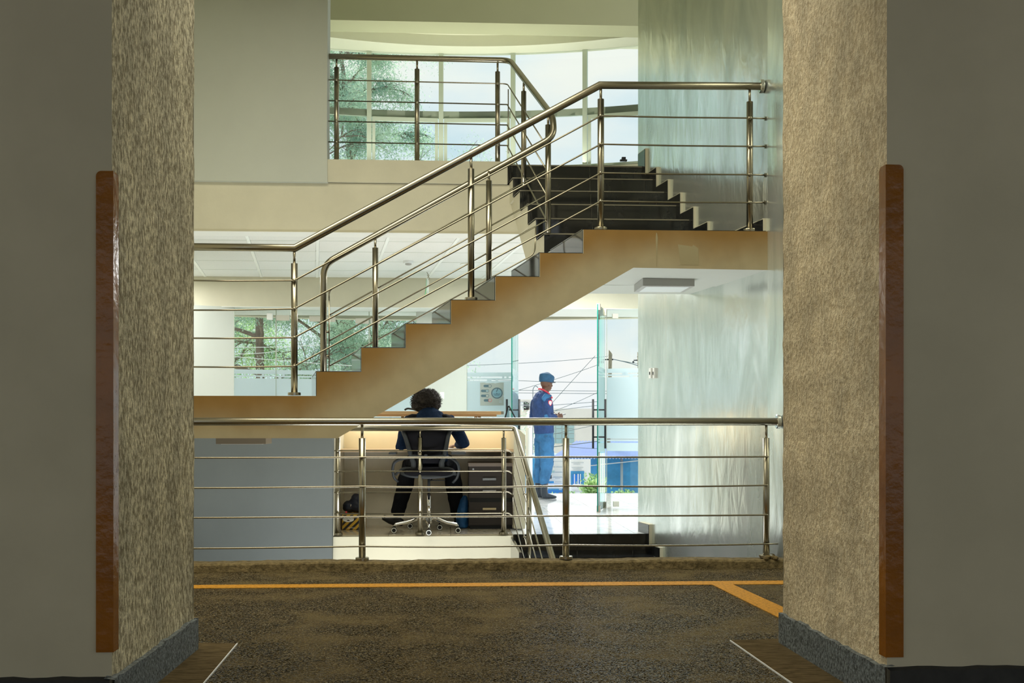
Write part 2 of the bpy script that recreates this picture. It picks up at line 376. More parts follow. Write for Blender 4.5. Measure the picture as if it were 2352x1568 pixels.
# ------------------------------------------------------------------ setting
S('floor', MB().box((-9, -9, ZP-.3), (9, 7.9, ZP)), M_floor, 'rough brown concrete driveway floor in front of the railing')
YP0, YP1 = 3.95, 5.12
xl0, xl1 = xat(257, YP0), xat(445, YP1); xr0, xr1 = xat(2037, YP0), xat(1799, YP1)
def pillar(name, xs, sgn, stucco_m, label, skl):
    x0, x1 = xs; xo = x0+sgn*2.2
    mb = MB()
    # subdivided inner face with a slightly uneven far edge
    nz = 60; zs = [ZP+(5.2-ZP)*i/nz for i in range(nz+1)]
    inner = []
    for z in zs: inner.append([Vector((x0, YP0, z)), Vector((x1+R.uniform(-.004, .004), YP1+R.uniform(-.004, .004), z))])
    v = [p for r in inner for p in r]; f = []
    for i in range(nz):
        q = (2*i, 2*i+1, 2*i+3, 2*i+2); f.append(q if sgn < 0 else q[::-1])
    mb.poly(v, f, 1)
    a = Vector((xo, YP0, ZP)); b = Vector((x0, YP0, ZP)); H = Vector((0, 0, 5.2-ZP))
    fr = [a, b, b+H, a+H]; mb.poly(fr, [(0, 1, 2, 3) if sgn < 0 else (3, 2, 1, 0)], 0)
    c = Vector((xo, YP1, ZP)); d = Vector((x1, YP1, ZP)); mb.poly([d, c, c+H, d+H], [(0, 1, 2, 3) if sgn < 0 else (3, 2, 1, 0)], 0)
    mb.poly([c, a, a+H, c+H], [(0, 1, 2, 3)], 0)
    o = setp(mb.obj(name, [M_front, stucco_m]), label, 'pillar')
    # skirting: one piece on the front, one on the inner face
    zt = EZ-.858; t = .018
    sk = MB(); e = -sgn*t
    n = 24; top = [zt+R.uniform(-.006, .006) for _ in range(n+1)]
    def sl(i): u = i/n; return Vector((x0+(x1-x0)*u+e, YP0-.03+(YP1-YP0+.035)*u, 0))
    pv = []; 
    for i in range(n+1):
        p = sl(i); pv += [(p.x, p.y, ZP), (p.x, p.y, top[i]), (p.x-2*e, p.y, top[i]+.004)]
    pf = []
    for i in range(n):
        b0 = 3*i; q1 = (b0, b0+3, b0+4, b0+1); q2 = (b0+1, b0+4, b0+5, b0+2)
        pf += [q1 if sgn < 0 else q1[::-1], q2 if sgn < 0 else q2[::-1]]
    sk.poly(pv, pf); p = sl(n); sk.box((min(p.x, p.x-2*e), p.y-.0, ZP), (max(p.x, p.x-2*e), p.y+.008, zt))
    setp(sk.obj('skirting', M_skirt, o), skl)
    fk = MB(); n = 40; pv = []; pf = []
    for i in range(n+1):
        x = x0+(xo-x0)*i/n; zt2 = zt-.005+R.uniform(-.003, .003)
        pv += [(x, YP0-.03, ZP), (x, YP0-.03, zt2), (x, YP0, zt2+.006)]
    for i in range(n):
        b0 = 3*i; q1 = (b0, b0+3, b0+4, b0+1); q2 = (b0+1, b0+4, b0+5, b0+2)
        pf += [q1[::-1] if sgn < 0 else q1, q2[::-1] if sgn < 0 else q2]
    fk.poly(pv, pf); setp(fk.obj('skirting', M_skirtshade, o), 'black dirty skirting on the front face')
    return o
pillar('pillar', (xl0, xl1), -1, M_stuccoL, 'left pillar of dark flecked stucco with grey plaster front', 'grey speckled skirting on the stucco side')
pillar('pillar', (xr0, xr1), 1, M_stuccoR, 'right pillar of warm beige stucco with grey plaster front', 'grey skirting on the stucco side')
def guard(x0, sgn, ytop, ybot, pa, pb, label):
    zt, zb = zat(pa, ytop, YP0), zat(pa, ybot, YP0); t = .007
    wf = abs(xat(pa, YP0)-xat(pb, YP0)); ws = .052; r = .018
    root = thing('corner_guard', label, 'corner guard', (x0, YP0, zb))
    def plate(o, u, wd, n_):    # o origin, u direction, n_ thickness dir
        pts = [o, o+u*wd, o+u*wd+Vector((0, 0, zt-zb-r))]
        for k in range(1, 6):
            a = k/6*math.pi/2; pts.append(o+u*(wd-r+r*math.cos(a))+Vector((0, 0, zt-zb-r+r*math.sin(a))))
        pts += [o+u*(wd-r)+Vector((0, 0, zt-zb)), o+Vector((0, 0, zt-zb))]
        return MB().prism(pts, n_*t)
    plate(Vector((x0-sgn*t, YP0-t, zb)), Vector((sgn, 0, 0)), wf, Vector((0, 1, 0))).obj('front_flange', M_orange, root)
    d = Vector(((xl1-xl0) if sgn < 0 else (xr1-xr0), YP1-YP0, 0)).normalized()
    plate(Vector((x0-sgn*t, YP0+.0005, zb)), d, ws, Vector((sgn, 0, 0))).obj('side_flange', M_orange, root)
guard(xl0, -1, 393, 1497, 222, 262, 'orange steel corner guard on the left pillar')
guard(xr0, 1, 379, 1508, 2078, 2037, 'orange steel corner guard on the right pillar')
# screed strips with a white joint line around the pillar feet
def strip(label, far, near, xp, ln):
    a = PD(far[0], 1470, 1.0); 
    def fl(px, py): d = (EZ-ZP)*F/(py-HY); return PD(px, py, d)
    p0, p1 = fl(*far), fl(*near); d = (p1-p0); p2 = p1+d*.9
    o = MB().prism([p0, p2, Vector((xp, p2.y, ZP)), Vector((xp, p0.y+.03, ZP))], (0, 0, .004)).obj('floor_patch', M_screed); setp(o, label, 'floor patch')
    n = Vector((d.y, -d.x, 0)).normalized()*.0018
    mb = MB(); mb.prism([p0+n, p2+n, p2-n, p0-n], (0, 0, .006)); setp(mb.obj('joint_line', M_paper, o), 'white joint line')
strip('smooth brown screed patch at the foot of the left pillar', (545, 1479), (470, 1568), xl1-.02, 0)
strip('smooth brown screed patch at the foot of the right pillar', (1677, 1472), (1815, 1568), xr1+.02, 0)
def flr(px, py): d = (EZ-ZP)*F/(py-HY); return PD(px, py, d)
setp(MB().prism([flr(300, 1345), flr(1900, 1333), flr(1900, 1341), flr(300, 1352.5)], (0, 0, .003)).obj('painted_line', M_yellow), 'long yellow painted line running parallel to the kerb', 'floor marking')
setp(MB().prism([flr(1634, 1342), flr(1682, 1342), flr(1850, 1418), flr(1850, 1449)], (0, 0, .0035)).obj('painted_line', M_yellow), 'short slanting yellow painted line meeting the long one', 'floor marking')
# kerb
def kerb():
    n = 150; x0, x1 = -4.2, XW(7.9)+.0; mb = MB(); v = []; f = []
    for i in range(n+1):
        x = x0+(x1-x0)*i/n; j = lambda s: R.uniform(-s, s)
        zt = ZK+.004*math.sin(x*5)+j(.002)
        v += [(x, 7.84+j(.004), ZP-.02), (x, 7.855+j(.004), zt-.012), (x, 7.875+j(.004), zt+j(.001)), (x, 8.02, zt+j(.001)), (x, 8.06+j(.003), zt-.01), (x, 8.07, -.9)]
    for i in range(n):
        for k in range(5): b = 6*i+k; f.append((b, b+6, b+7, b+1))
    mb.poly(v, f); o = mb.obj('kerb', M_kerb); setp(o, 'low rough concrete kerb carrying the front railing', 'kerb')
    # dirty debris at its right end
    d = MB()
    for k in range(14): 
        c = Vector((x1-.05-R.random()*.10, 7.86+R.uniform(0, .15), ZK+.01)); d.lathe(c, [(.001, -.02), (.022*R.uniform(.6, 1), -.005), (.018, .006), (.010, .012), (.002, .015)], 9)
    setp(d.obj('debris', M_kerb, o), 'lump of dried dirt at the wall', kind='stuff')
kerb()
S('wall_below_driveway', MB().box((-4.5, 7.9, -2.6), (2.35, 8.05, ZP-.02)), M_cream)
# side wall
Ya, Yb = 5.5, 11.28
S('wall_right', MB().prism([(XW(Ya), Ya, -2.6), (XW(YA), YA, -2.6), (XW(Yb), Yb, -2.6), (XW(Yb)+.45, Yb, -2.6), (XW(Ya)+.45, Ya, -2.6)], (0, 0, 11)), M_silver, 'pearly silver painted side wall of the stairwell')
S('floor_lower', MB().box((-4.6, 8, -2.7), (3.4, 10.95, -2.6)), M_marble_warm)
S('wall_left', MB().box((-4.8, 5.3, -2.6), (-4.6, 17, 8.5)), M_cream)
# garage ceiling, hall roof with a rooflight
S('ceiling_garage', MB().box((-9, -9, 3.35), (9, YP0+.02, 3.6)), M_ceil)
S('ceiling_hall', MB().box((-4.8, 5.3, 8.0), (-3.4, 15.4, 8.3)).box((1.6, 5.3, 8.0), (3.6, 15.4, 8.3)).box((-3.4, 5.3, 8.0), (1.6, 15.4, 8.3)).box((-3.4, 5.3, 8.0), (1.6, 5.7, 8.3)), M_ceil)
S('wall_above_garage', MB().box((-9, 5.0, 3.6), (-1.2, 5.3, 8.3)).box((1.5, 5.0, 3.6), (9, 5.3, 8.3)).box((-1.2, 5.0, 3.7), (1.5, 5.3, 8.3)), M_cream)

# --- reception / entrance level
YPORCH = 16.85
def floor_tiles():
    base = S('floor_reception', MB().box((-4.6, YC+.02, -.35), (4.4, 17.4, -.012)), M_nose, 'tiled floor of the reception and entrance')
    tw = .6; me = {}
    for nm, m in (('w', M_marble), ('b', M_marble_warm)):
        me[nm] = MB().box((.002, .002, -.014), (tw-.002, tw-.002, 0)).mesh('floor_tile', m)
    y = YC+.03
    while y < 17.3:
        for i in range(-7, 6):
            x = .62+i*tw+(0 if i >= 0 else 0)
            if x < -2.6 or x > 3.1: continue
            b = i < 0 and y < 12.1
            o = bpy.data.objects.new('floor_tile', me['b' if b else 'w']); C.objects.link(o); o.location = (x, y, 0); par(o, base)
        y += tw
floor_tiles()
# front face of the raised floor (cream) and the tile strip along its edge
S('wall_floor_edge', MB().box((-1.28, YC-.01, -2.6), (.625, YC+.02, -.02)).box((-1.28, YC-.015, -.03), (.62, YC+.02, -.014)), M_cream, 'cream plaster edge below the reception floor')
# grey wall under the low landing and its cream return
xg = xat(759, 10.80)
S('wall_grey', MB().prism([(-4.6, 10.78, -2.6), (xat(757, 10.78), 10.78, -2.6), (xat(765, 10.78), 10.78, EZ+.12), (-4.6, 10.78, EZ+.12)], (0, .12, 0)), M_greywall, 'blue grey wall below the low landing')
S('trim_1', MB().box((xg-.10, 10.90, 0), (xg+.02, 12.05, EZ+.10)), M_cream, 'cream return wall beside the reception desk')
# upper grey wall, beam, balcony
Y2 = 10.93
xgw = xat(755, Y2)
S('wall_upper_left', MB().prism([(-4.6, Y2, zat(600, 416, Y2)), (xgw-.012, Y2, zat(752, 418, Y2)), (xgw-.018, Y2, zat(755, 300, Y2)), (xgw+.012, Y2, 8.0), (-4.6, Y2, 8.0)], (0, .25, 0)), M_greyleft, 'tall grey wall left of the balcony')
ZB = EZ+1.866
S('trim_2', MB().prism([(-4.6, Y2+.06, ZB), (xat(1196, Y2), Y2+.06, ZB), (xat(1196, Y2), Y2+.06, ZF2-.22), (-4.6, Y2+.06, ZF2-.22)], (0, .22, 0)), M_cream, 'cream beam band below the balcony')
S('floor_upper', MB().box((xgw-.1, Y2+.02, ZF2-.215), (xat(1166, Y2), Y2+.4, ZF2)).box((-4.6, Y2+.3, ZF2-.2), (4.2, 16.9, ZF2)), M_cream, 'cream balcony slab edge of the upper floor')
# overhang edge outside (curved)
ARX, ARY, ARR = -.2, 16.77-8.4, 8.4
def onarc(px, off=0.0, cx=ARX, cy=ARY, r=ARR):
    a, b = ray(px); rr = r+off
    A = a*a+b*b; B = -2*(a*cx+b*cy); Cc = cx*cx+cy*cy-rr*rr
    t = (-B+math.sqrt(B*B-4*A*Cc))/(2*A); return Vector((a*t, b*t, 0))
def arcwall(name, pxs, z0, z1, th, m, label=None, cx=ARX, cy=ARY, r=ARR, structure=True, parent=None):
    mb = MB(); pin = [onarc(p, 0, cx, cy, r) for p in pxs]; po = [p+(p-Vector((cx, cy, 0))).normalized()*th for p in pin]
    v = []; f = []
    for a, b in zip(pin, po): v += [(a.x, a.y, z0), (a.x, a.y, z1), (b.x, b.y, z0), (b.x, b.y, z1)]
    for i in range(len(pin)-1):
        q = 4*i; f += [(q, q+4, q+5, q+1), (q+6, q+2, q+3, q+7), (q+1, q+5, q+7, q+3), (q, q+2, q+6, q+4)]
    f += [(0, 1, 3, 2), (4*len(pin)-4, 4*len(pin)-2, 4*len(pin)-1, 4*len(pin)-3)]
    mb.poly(v, f)
    o = mb.obj(name, m, parent)
    if structure: setp(o, label, kind='structure')
    return o
PXA = list(range(280, 1761, 60))
ZSILL = EZ+3.80
arcwall('wall_upper_parapet', PXA, EZ+1.57, ZSILL, .2, M_cream, 'curved cream parapet below the upper windows')
S('ceiling_overhang', MB().box((-4.6, 15.0, EZ+1.57), (4.4, 16.2, EZ+1.75)), M_white)
# --- tiled ceiling below the upper floor
def tile_ceiling():
    z = EZ+1.872; rows = [11.22, 11.55, 12.26, 12.98, 13.72, 14.38]
    base = S('ceiling', MB().box((-4.6, 11.2, z+.012), (3.2, 14.6, z+.03)), M_tbar, 'suspended ceiling of pale speckled tiles in a white grid')
    c0 = xat(600, 14.38); cw = .695
    for j in range(5):
        y0, y1 = rows[j], rows[j+1]
        for i in range(-5, 6):
            def X(k, y): return c0+k*cw-.118*(y-14.38)
            g = .018
            pts = [(X(i, y0)+g, y0+.012, z), (X(i+1, y0)-g, y0+.012, z), (X(i+1, y1)-g, y1-.012, z), (X(i, y1)+g, y1-.012, z)]
            MB().prism(pts, (0, 0, .01)).obj('ceiling_tile', M_ptile, base)
    # white grid bars just proud of tiles
    for i in range(-5, 7):
        a, b = c0+i*cw-.118*(11.2-14.38), c0+i*cw
        MB().prism([(a-.016, 11.2, z-.003), (a+.016, 11.2, z-.003), (b+.016, 14.38, z-.003), (b-.016, 14.38, z-.003)], (0, 0, .014)).obj('grid_bar', M_tbar, base)
    for y in rows[1:5]: MB().box((-4.5, y-.014, z+.001), (2.6, y+.014, z+.016)).obj('grid_bar', M_alu, base)
tile_ceiling()
S('trim_3', MB().box((-4.6, Y2+.05, ZB-.004), (xat(1200, Y2), Y2+.31, ZB)), M_white, 'white edge trim under the beam band')
YH = 14.38
ZH = zat(800, 705, YH)
S('wall_header', MB().box((-4.6, YH, ZH), (4.2, YH+.12, EZ+2.3)), M_cream, 'cream header band above the entrance glazing')
S('trim_4', MB().box((-4.6, YH, ZH-.006), (4.2, 15.3, ZH)), M_white)
# --- lower glazing on its own curve
GX, GR = -.3, 7.0; GY = 14.86-GR
def g(px, off=0): return onarc(px, off, GX, GY, GR)
arcwall('wall_entrance_left', [300, 370, 440, 490, 537], -.0, ZH, .14, M_far, 'cream wall left of the reception windows', GX, GY, GR)
arcwall('wall_entrance_pier', [957, 1000, 1040, 1072], 0, ZH, .14, M_far, 'cream pier behind the desk', GX, GY, GR)
ZFT = EZ+.715
def pane(px0, px1, n, name='window', film=True, dark=False, filmz=ZFT):
    a, b = g(px0), g(px1)
    d = (b-a).normalized(); a2 = a+d*.004; b2 = b-d*.004
    pts, up = qbox(a2, b2, 0.01, ZH-.01, .012)
    o = MB().prism(pts, up).obj(name, M_glass); setp(o, kind='structure')
    e = MB()
    for p in (a2, b2): q = Vector((p.x, p.y, 0)); e.prism([q+Vector((-.003, -.001, .01)), q+Vector((.003, -.001, .01)), q+Vector((.003, .014, .01)), q+Vector((-.003, .014, .01))], (0, 0, ZH-.02))
    e.obj('glass_edge', M_alu, o)
    if film:
        fm = MB()
        for z0, z1 in ((filmz-.055, filmz), (filmz-.092, filmz-.073), (.89, filmz-.110), (.855, .873), (.73, .835)):
            if z0 > filmz-.2: pass
            pts, up = qbox(a2-Vector((0, .004, 0)), b2-Vector((0, .004, 0)), z0, z1, .002); fm.prism(pts, up)
        # small printed blocks that break the clear lines
        for k in range(5):
            t = R.random()*.9; p = a2.lerp(b2, t); q = a2.lerp(b2, min(1, t+.03+R.random()*.05))
            zz = filmz-(.073 if k % 2 else .110)
            pts, up = qbox(p-Vector((0, .005, 0)), q-Vector((0, .005, 0)), zz, zz+.018, .002); fm.prism(pts, up)
        fm.obj('frosted_film', M_film, o)
    return o
wn = 1
for a, b in ((537, 634), (634, 741), (741, 848), (848, 957)): pane(a, b, wn, f'window_{wn}'); wn += 1
pane_left = pane(1072, 1190, wn, f'window_{wn}', filmz=EZ+.70); wn += 1
pane_right = pane(1393, 1540, wn, f'window_{wn}', filmz=EZ+.735)
def patch(px, py, wpx, hpx, d_off, pane_o, name='patch_fitting', m=None):
    p = g(px); z = zat(px, py, p.y); s = dep(p.x, p.y)/F; w_, h_ = wpx*s, hpx*s
    MB().box((p.x-w_/2, p.y-.03, z-h_/2), (p.x+w_/2, p.y+.035, z+h_/2)).obj(name, m or M_satin, pane_o, bevel=.003)
wins = {o.name: o for o in bpy.data.objects}
patch(620, 727, 13, 15, 0, wins['window_1'], m=M_white); patch(650, 730, 30, 12, 0, wins['window_2'])
patch(727, 732, 32, 12, 0, wins['window_2']); patch(757, 733, 26, 12, 0, wins['window_3']); patch(832, 737, 30, 12, 0, wins['window_3']); patch(862, 737, 22, 12, 0, wins['window_4'])
patch(1413, 726, 13, 11, 0, pane_right); patch(1415, 1157, 13, 12, 0, pane_right)
# door leaves, swung inwards
def leaf(n, pn, dn, pf, label, fz, handle=True):
    f_ = g(pf); a = PD(pn, HY, dn); a.z = 0
    d = (f_-a).normalized(); pts, up = qbox(a, f_, .012, ZH-.02, .012)
    o = MB().prism(pts, up).obj(f'door_{n}', M_door); setp(o, label, kind='structure')
    e = MB(); pts, up = qbox(a-d*.004, a+d*.002, .012, ZH-.02, .014); e.prism(pts, up); setp(e.obj('glass_edge', M_edge, o), 'dark green polished glass edge')
    fm = MB(); off = Vector((-.003, 0, 0)) 
    for z0, z1 in ((fz-.055, fz), (fz-.092, fz-.073), (.89, fz-.110), (.855, .873), (.73, .835)):
        pts, up = qbox(a+off+d*.01, f_+off-d*.02, z0, z1, .002); fm.prism(pts, up)
    fm.obj('frosted_film', M_film, o)
    # pull handles either side
    hp = a+d*.10; h = MB(); s = dn/F
    nrm = Vector((d.y, -d.x, 0))
    z0, z1 = zat(pn, 1030, a.y), zat(pn, 916, a.y)
    for sg in (-1, 1): 
        q = hp+nrm*(sg*.075); h.tube([(q.x, q.y, z0), (q.x, q.y, z1)], .013, 10)
    for zz in (z0+.14, z1-.13):
        q0, q1 = hp-nrm*.075, hp+nrm*.075; h.tube([(q0.x, q0.y, zz), (q1.x, q1.y, zz)], .009, 8)
    setp(h.obj('pull_handle', M_plastic, o), 'dark vertical pull handles')
    b = MB()
    for zz in (0.0, ZH-.09):
        pts, up = qbox(a+d*.002-nrm*.02, a+d*.10-nrm*.02, zz, zz+.08, -.04); b.prism(pts, up)
        pts, up = qbox(f_-d*.12-nrm*.02, f_-d*.0-nrm*.02, zz, zz+.08, -.04); b.prism(pts, up)
    b.obj('patch_fitting', M_steel, o)
leaf(1, 1177, 13.65, 1191, 'left glass entrance door leaf swung inwards', EZ+.70)
leaf(2, 1374, 13.75, 1391, 'right glass entrance door leaf swung inwards', EZ+.73)
# --- upper room: curved glazing
ZT = EZ+5.50; ZTR = EZ+4.60
def uwin():
    mull = [300, 480, 664, 848, 1013, 1178, 1343, 1530]
    n = 10
    for i in range(len(mull)-1):
        p0, p1 = mull[i], mull[i+1]
        pts = [p0+(p1-p0)*k/4 for k in range(5)]
        w_ = arcwall(f'window_{n+i}', pts, ZSILL, ZT, .008, M_glass, None)
        w_['kind'] = 'structure'
        fr = arcwall('transom', pts, ZTR-.05, ZTR+.05, .05, M_alu, None, structure=False, parent=w_)
        if i in (3, 4, 6):    # opening light with its own frame below the transom
            sfr = MB()
            pa, pb = p0+7, p1-7
            for u0, u1, z0, z1 in ((pa, pb, ZTR-.115, ZTR-.058), (pa, pa+7, ZSILL, ZTR-.06), (pb-7, pb, ZSILL, ZTR-.06)):
                q0, q1 = onarc(u0, -.02), onarc(u1, -.02); P_, up = qbox(q0, q1, z0, z1, .03); sfr.prism(P_, up)
            sfr.obj('sash_frame', M_alu, w_)
    for i, p in enumerate(mull):
        q = onarc(p, -.03); r = Vector((q.x-ARX, q.y-ARY, 0)).normalized(); t = Vector((r.y, -r.x, 0))
        wd = .034
        mb = MB().prism([q-t*wd, q+t*wd, q+t*wd+r*.09, q-t*wd+r*.09], (0, 0, ZT-ZSILL)); 
        for k in range(4): mb.v[-8+k] = (mb.v[-8+k][0], mb.v[-8+k][1], ZSILL)
        for k in range(4): mb.v[-4+k] = (mb.v[-4+k][0], mb.v[-4+k][1], ZT)
        wi = bpy.data.objects[f'window_{n+min(i, 6)}']; mb.obj('mullion', M_alu, wi)
    arcwall('trim_5', PXA, ZSILL-.01, ZSILL+.03, .1, M_alu, 'grey green window sill rail')
uwin()
# ceiling of the upper room: beam, straight soffit strip, curved recess, outer ring
YB = 15.45
S('trim_6', MB().box((-4.6, YB, ZT), (4.2, YB+.46, 8.2)), M_beam, 'deep cream beam across the upper room')
def ring():
    mb = MB(); cx, cy, r = .09, 16.42-5.7, 5.7; v = []; f = []
    xs = [-4.5+i*.2 for i in range(44)]
    for x in xs:
        yi = max(YB+.46, cy+math.sqrt(max(0, r*r-(x-cx)**2))); yo = ARY+math.sqrt(ARR**2-(x-ARX)**2)+.08
        v += [(x, yi, ZT), (x, yo, ZT), (x, yi, ZT+.17)]
    for i in range(len(xs)-1):
        b = 3*i; f += [(b, b+1, b+4, b+3), (b, b+3, b+5, b+2)]
    mb.poly(v, f); S('ceiling_ring', mb, M_ceil, 'lower curved ceiling ring along the upper windows')
    S('ceiling_upper', MB().box((-4.6, YB+.1, ZT+.16), (4.2, 16.88, ZT+.3)), M_ceil)
ring()

# ------------------------------------------------------------------ staircase (near flight, landings, far flight)
st = thing('staircase', 'cream concrete staircase with black polished treads rising to the upper floor', 'staircase', (XA[0], YA, ZL))
WD = 1.0; OFF = Vector((K*WD, WD, 0))
def V(x, z, y=YA): return Vector((x, y, z))
prof = [V(-4.55, ZL), V(xat(775, YA), ZL), V(xat(1455, YA), ZU+.004), V(XW0, ZU-.006), V(XW0, ZA7)]
prof += [V(XA[6], ZA7)]
for k in range(6, 0, -1): prof += [V(XA[k], ZA0+k*RA), V(XA[k-1], ZA0+k*RA)]
prof += [V(XA[0], ZA0), V(-4.55, ZA0)]
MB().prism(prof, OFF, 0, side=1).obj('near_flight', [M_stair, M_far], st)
# back part of both landings
YL1 = 9.46; YS = 9.85
MB().prism([Vector((XA[6]+K*1.0, YA+1.0, ZU)), Vector((XW(YA+1)+.0, YA+1.0, ZU)), Vector((XW(YS), YS, ZU)), Vector((XA[6]+K*(YS-YA), YS, ZU))], (0, 0, ZA7-ZU-.001)).obj('landing', M_far, st)
MB().prism([Vector((-4.55, YA+1.0, ZL)), Vector((XA[0]+K*1.0, YA+1.0, ZL)), Vector((XA[0]+K*1.6, YA+1.6, ZL)), Vector((-4.55, YA+1.6, ZL))], (0, 0, ZA0-ZL-.001)).obj('landing', M_cream, st)
# black polished riser and tread tiles of the near flight
for k in range(7):
    x = XA[k]; z0, z1 = ZA0+k*RA, ZA0+(k+1)*RA; y0 = .012
    a = Vector((x-.006, YA+y0, z0)); t = Vector((.006, 0, 0)); d = OFF*.985
    MB().prism([a, a+t, a+t+d, a+d], (0, 0, z1-z0-.004)).obj('riser_tile', M_black, st)
    x1 = XA[k+1] if k < 6 else XW0
    MB().prism([V(x-.008, z1, YA+.012), V(x1-.008, z1, YA+.012), V(x1-.008, z1, YA+.012)+OFF*.985, V(x-.008, z1, YA+.012)+OFF*.985], (0, 0, .006)).obj('tread_tile', M_black, st)
# peeled plaster patch and crack on the landing edge
pp = [(1557, 561), (1590, 566), (1592, 562), (1604, 570), (1605, 609), (1563, 608)]
setp(MB().prism([P(a, b, YA)-Vector((0, .001, 0)) for a, b in pp], (0, .002, 0)).obj('plaster_patch', mat('bare_plaster', (.40, .34, .20), .8), st), 'patch where the paint has peeled')
setp(MB().prism([P(a, b, YA)-Vector((0, .001, 0)) for a, b in ((1507, 535), (1509, 535), (1511, 546), (1508.5, 612), (1507.5, 612), (1506, 546))], (0, .002, 0)).obj('plaster_crack', MATS['bare_plaster'], st), 'thin vertical crack in the plaster')
# far flight
n6 = 6
dk = [9.49+(11.09-9.49)*k/5 for k in range(6)]
nos = [535, 500, 467, 436, 407, 376.6]
lx = [1250, 1231, 1212, 1194, 1178, 1164]
TOP = [PD(lx[k], nos[k], dk[k]) for k in range(6)]      # left end of each nosing
TOP[5].z = ZF2
zprev = ZA7
skz = []
for k in range(6):
    L = TOP[k]; z1 = L.z; z0 = zprev; xr = XW(L.y); Yk = L.y
    Ynext = TOP[k+1].y if k < 5 else Yk+.34
    xln = TOP[k+1].x if k < 5 else L.x+K*.34
    # concrete core of the step
    MB().prism([Vector((L.x+.01, Yk+.012, z0-.02)), Vector((xr, Yk+.012, z0-.02)), Vector((XW(Ynext), Ynext+.03, z0-.02)), Vector((xln+.01, Ynext+.03, z0-.02))], (0, 0, z1-z0+.006)).obj('step_core', M_cream, st)
    xj = L.x+(xr-L.x)*(.30+.06*k) if k else L.x+(xr-L.x)*.42
    for a, b in ((L.x, xj-.002), (xj+.002, xr-.10), (xr-.097, xr)):
        MB().box((a, Yk, z0), (b, Yk+.012, z1-.012)).obj('riser_tile', M_black, st)
    MB().box((L.x, Yk-.006, z1-.012), (xr, Yk+.014, z1-.002)).obj('nosing', M_nose, st)
    MB().prism([Vector((L.x, Yk, z1-.003)), Vector((xr, Yk, z1-.003)), Vector((XW(Ynext), Ynext, z1-.003)), Vector((xln, Ynext, z1-.003))], (0, 0, .005)).obj('tread_tile', M_black, st)
    # stepped wall skirting
    h = .095; t = .028
    poly = [(Yk-h, z0), (Yk-h, z1+h), (Ynext-h, z1+h), (Ynext-h, z1), (Yk, z1), (Yk, z0)]
    if k == 5: poly = [(Yk-h, z0), (Yk-h, z1+h+.06), (Yk+.12, z1+h+.06), (Yk+.12, z1), (Yk, z1), (Yk, z0)]
    pts = [Vector((XW(y), y, z)) for y, z in poly]
    MB().prism(pts, (-t+.004, 0, 0)).obj('wall_skirting', M_cream, st)
    poly2 = [(y+(.004 if i < 2 else 0), z-(.008 if i in (1, 2) else 0)) for i, (y, z) in enumerate(poly)]
    setp(MB().prism([Vector((XW(y)-t+.004, y, z)) for y, z in poly2], (-.005, 0, 0)).obj('skirting_tile', M_black, st), 'black stepped skirting tile on the wall')
    zprev = z1
# waist slab of the far flight (stepped left side and sloping soffit)
L0, L5 = TOP[0], TOP[5]
lp = [Vector((L0.x+.008, L0.y+.014, ZA7-.02))]
zp = ZA7
for k in range(6):
    lp += [Vector((TOP[k].x+.008, TOP[k].y+.014, TOP[k].z-.008))]
    if k < 5: lp += [Vector((TOP[k+1].x+.008, TOP[k+1].y+.014, TOP[k].z-.008))]
lp += [Vector((L5.x+.008, L5.y+.2, ZF2-.2)), Vector((L5.x+.06, L5.y+.05, ZF2-.42)), Vector((XA[6]+K*(YS-YA)-.0, YS-.01, ZU+.03)), Vector((L0.x+.02, YA+1.05, ZU+.03))]
me = MB(); n = len(lp); right = [Vector((XW(p.y), p.y, p.z)) for p in lp]
me.poly(lp+right, [tuple(range(n))[::-1], tuple(range(n, 2*n))]+[(i, (i+1) % n, n+(i+1) % n, n+i) for i in range(n)])
me.obj('far_flight', M_cream, st)
# landing skirting along the wall
pl = [(YA+.02, ZA7), (YA+.02, ZA7+.10), (TOP[0].y-.10, ZA7+.10), (TOP[0].y-.10, ZA7)]
MB().prism([Vector((XW(y), y, z)) for y, z in pl], (-.024, 0, 0)).obj('wall_skirting', M_cream, st)
MB().prism([Vector((XW(y)-.024, y+.004*(i < 2), z-.008*(i in (1, 2)))) for i, (y, z) in enumerate(pl)], (-.005, 0, 0)).obj('skirting_tile', M_black, st)

# entrance steps going down towards the viewer
es = thing('entrance_steps', 'black tiled steps going down from the entrance floor', 'steps', (1.4, YC, -.18))
for k in range(4):
    yk = YC-.31*k; z1 = -.19*k; z0 = z1-.19; xl, xr = .625+.0*k, XW(yk)
    for a, b in ((xl, xl+.62), (xl+.624, xr-.16), (xr-.157, xr)):
        MB().box((a, yk-.012, z0), (b, yk, z1-.012)).obj('riser_tile', M_black, es)
    MB().box((xl, yk-.016, z1-.012), (xr, yk+.002, z1)).obj('nosing', M_black, es)
    MB().box((xl, yk-.322, z0-.01), (xr, yk-.012, z0)).obj('tread_tile', M_black, es)
    h, t = .10, .03
    poly = [(yk-.31+.05, z0), (yk-.31+.05, z0+h), (yk-h, z0+h), (yk-h, z1+h), (yk+.22, z1+h), (yk+.22, z1), (yk, z1), (yk, z0)]
    if k: poly[4] = (yk+.20, z1+h); poly[5] = (yk+.20, z1)
    MB().prism([Vector((XW(y), y, z)) for y, z in poly], (-t, 0, 0)).obj('wall_skirting', M_cream, es)
    MB().prism([Vector((XW(y)-t, y, z-(.006 if i in (1, 2, 3, 4) else 0))) for i, (y, z) in enumerate(poly)], (-.005, 0, 0)).obj('skirting_tile', M_black, es)
MB().box((.60, YC-1.3, -2.6), (.625, YC-.02, -.03-.0)).obj('side_panel', M_black, es)

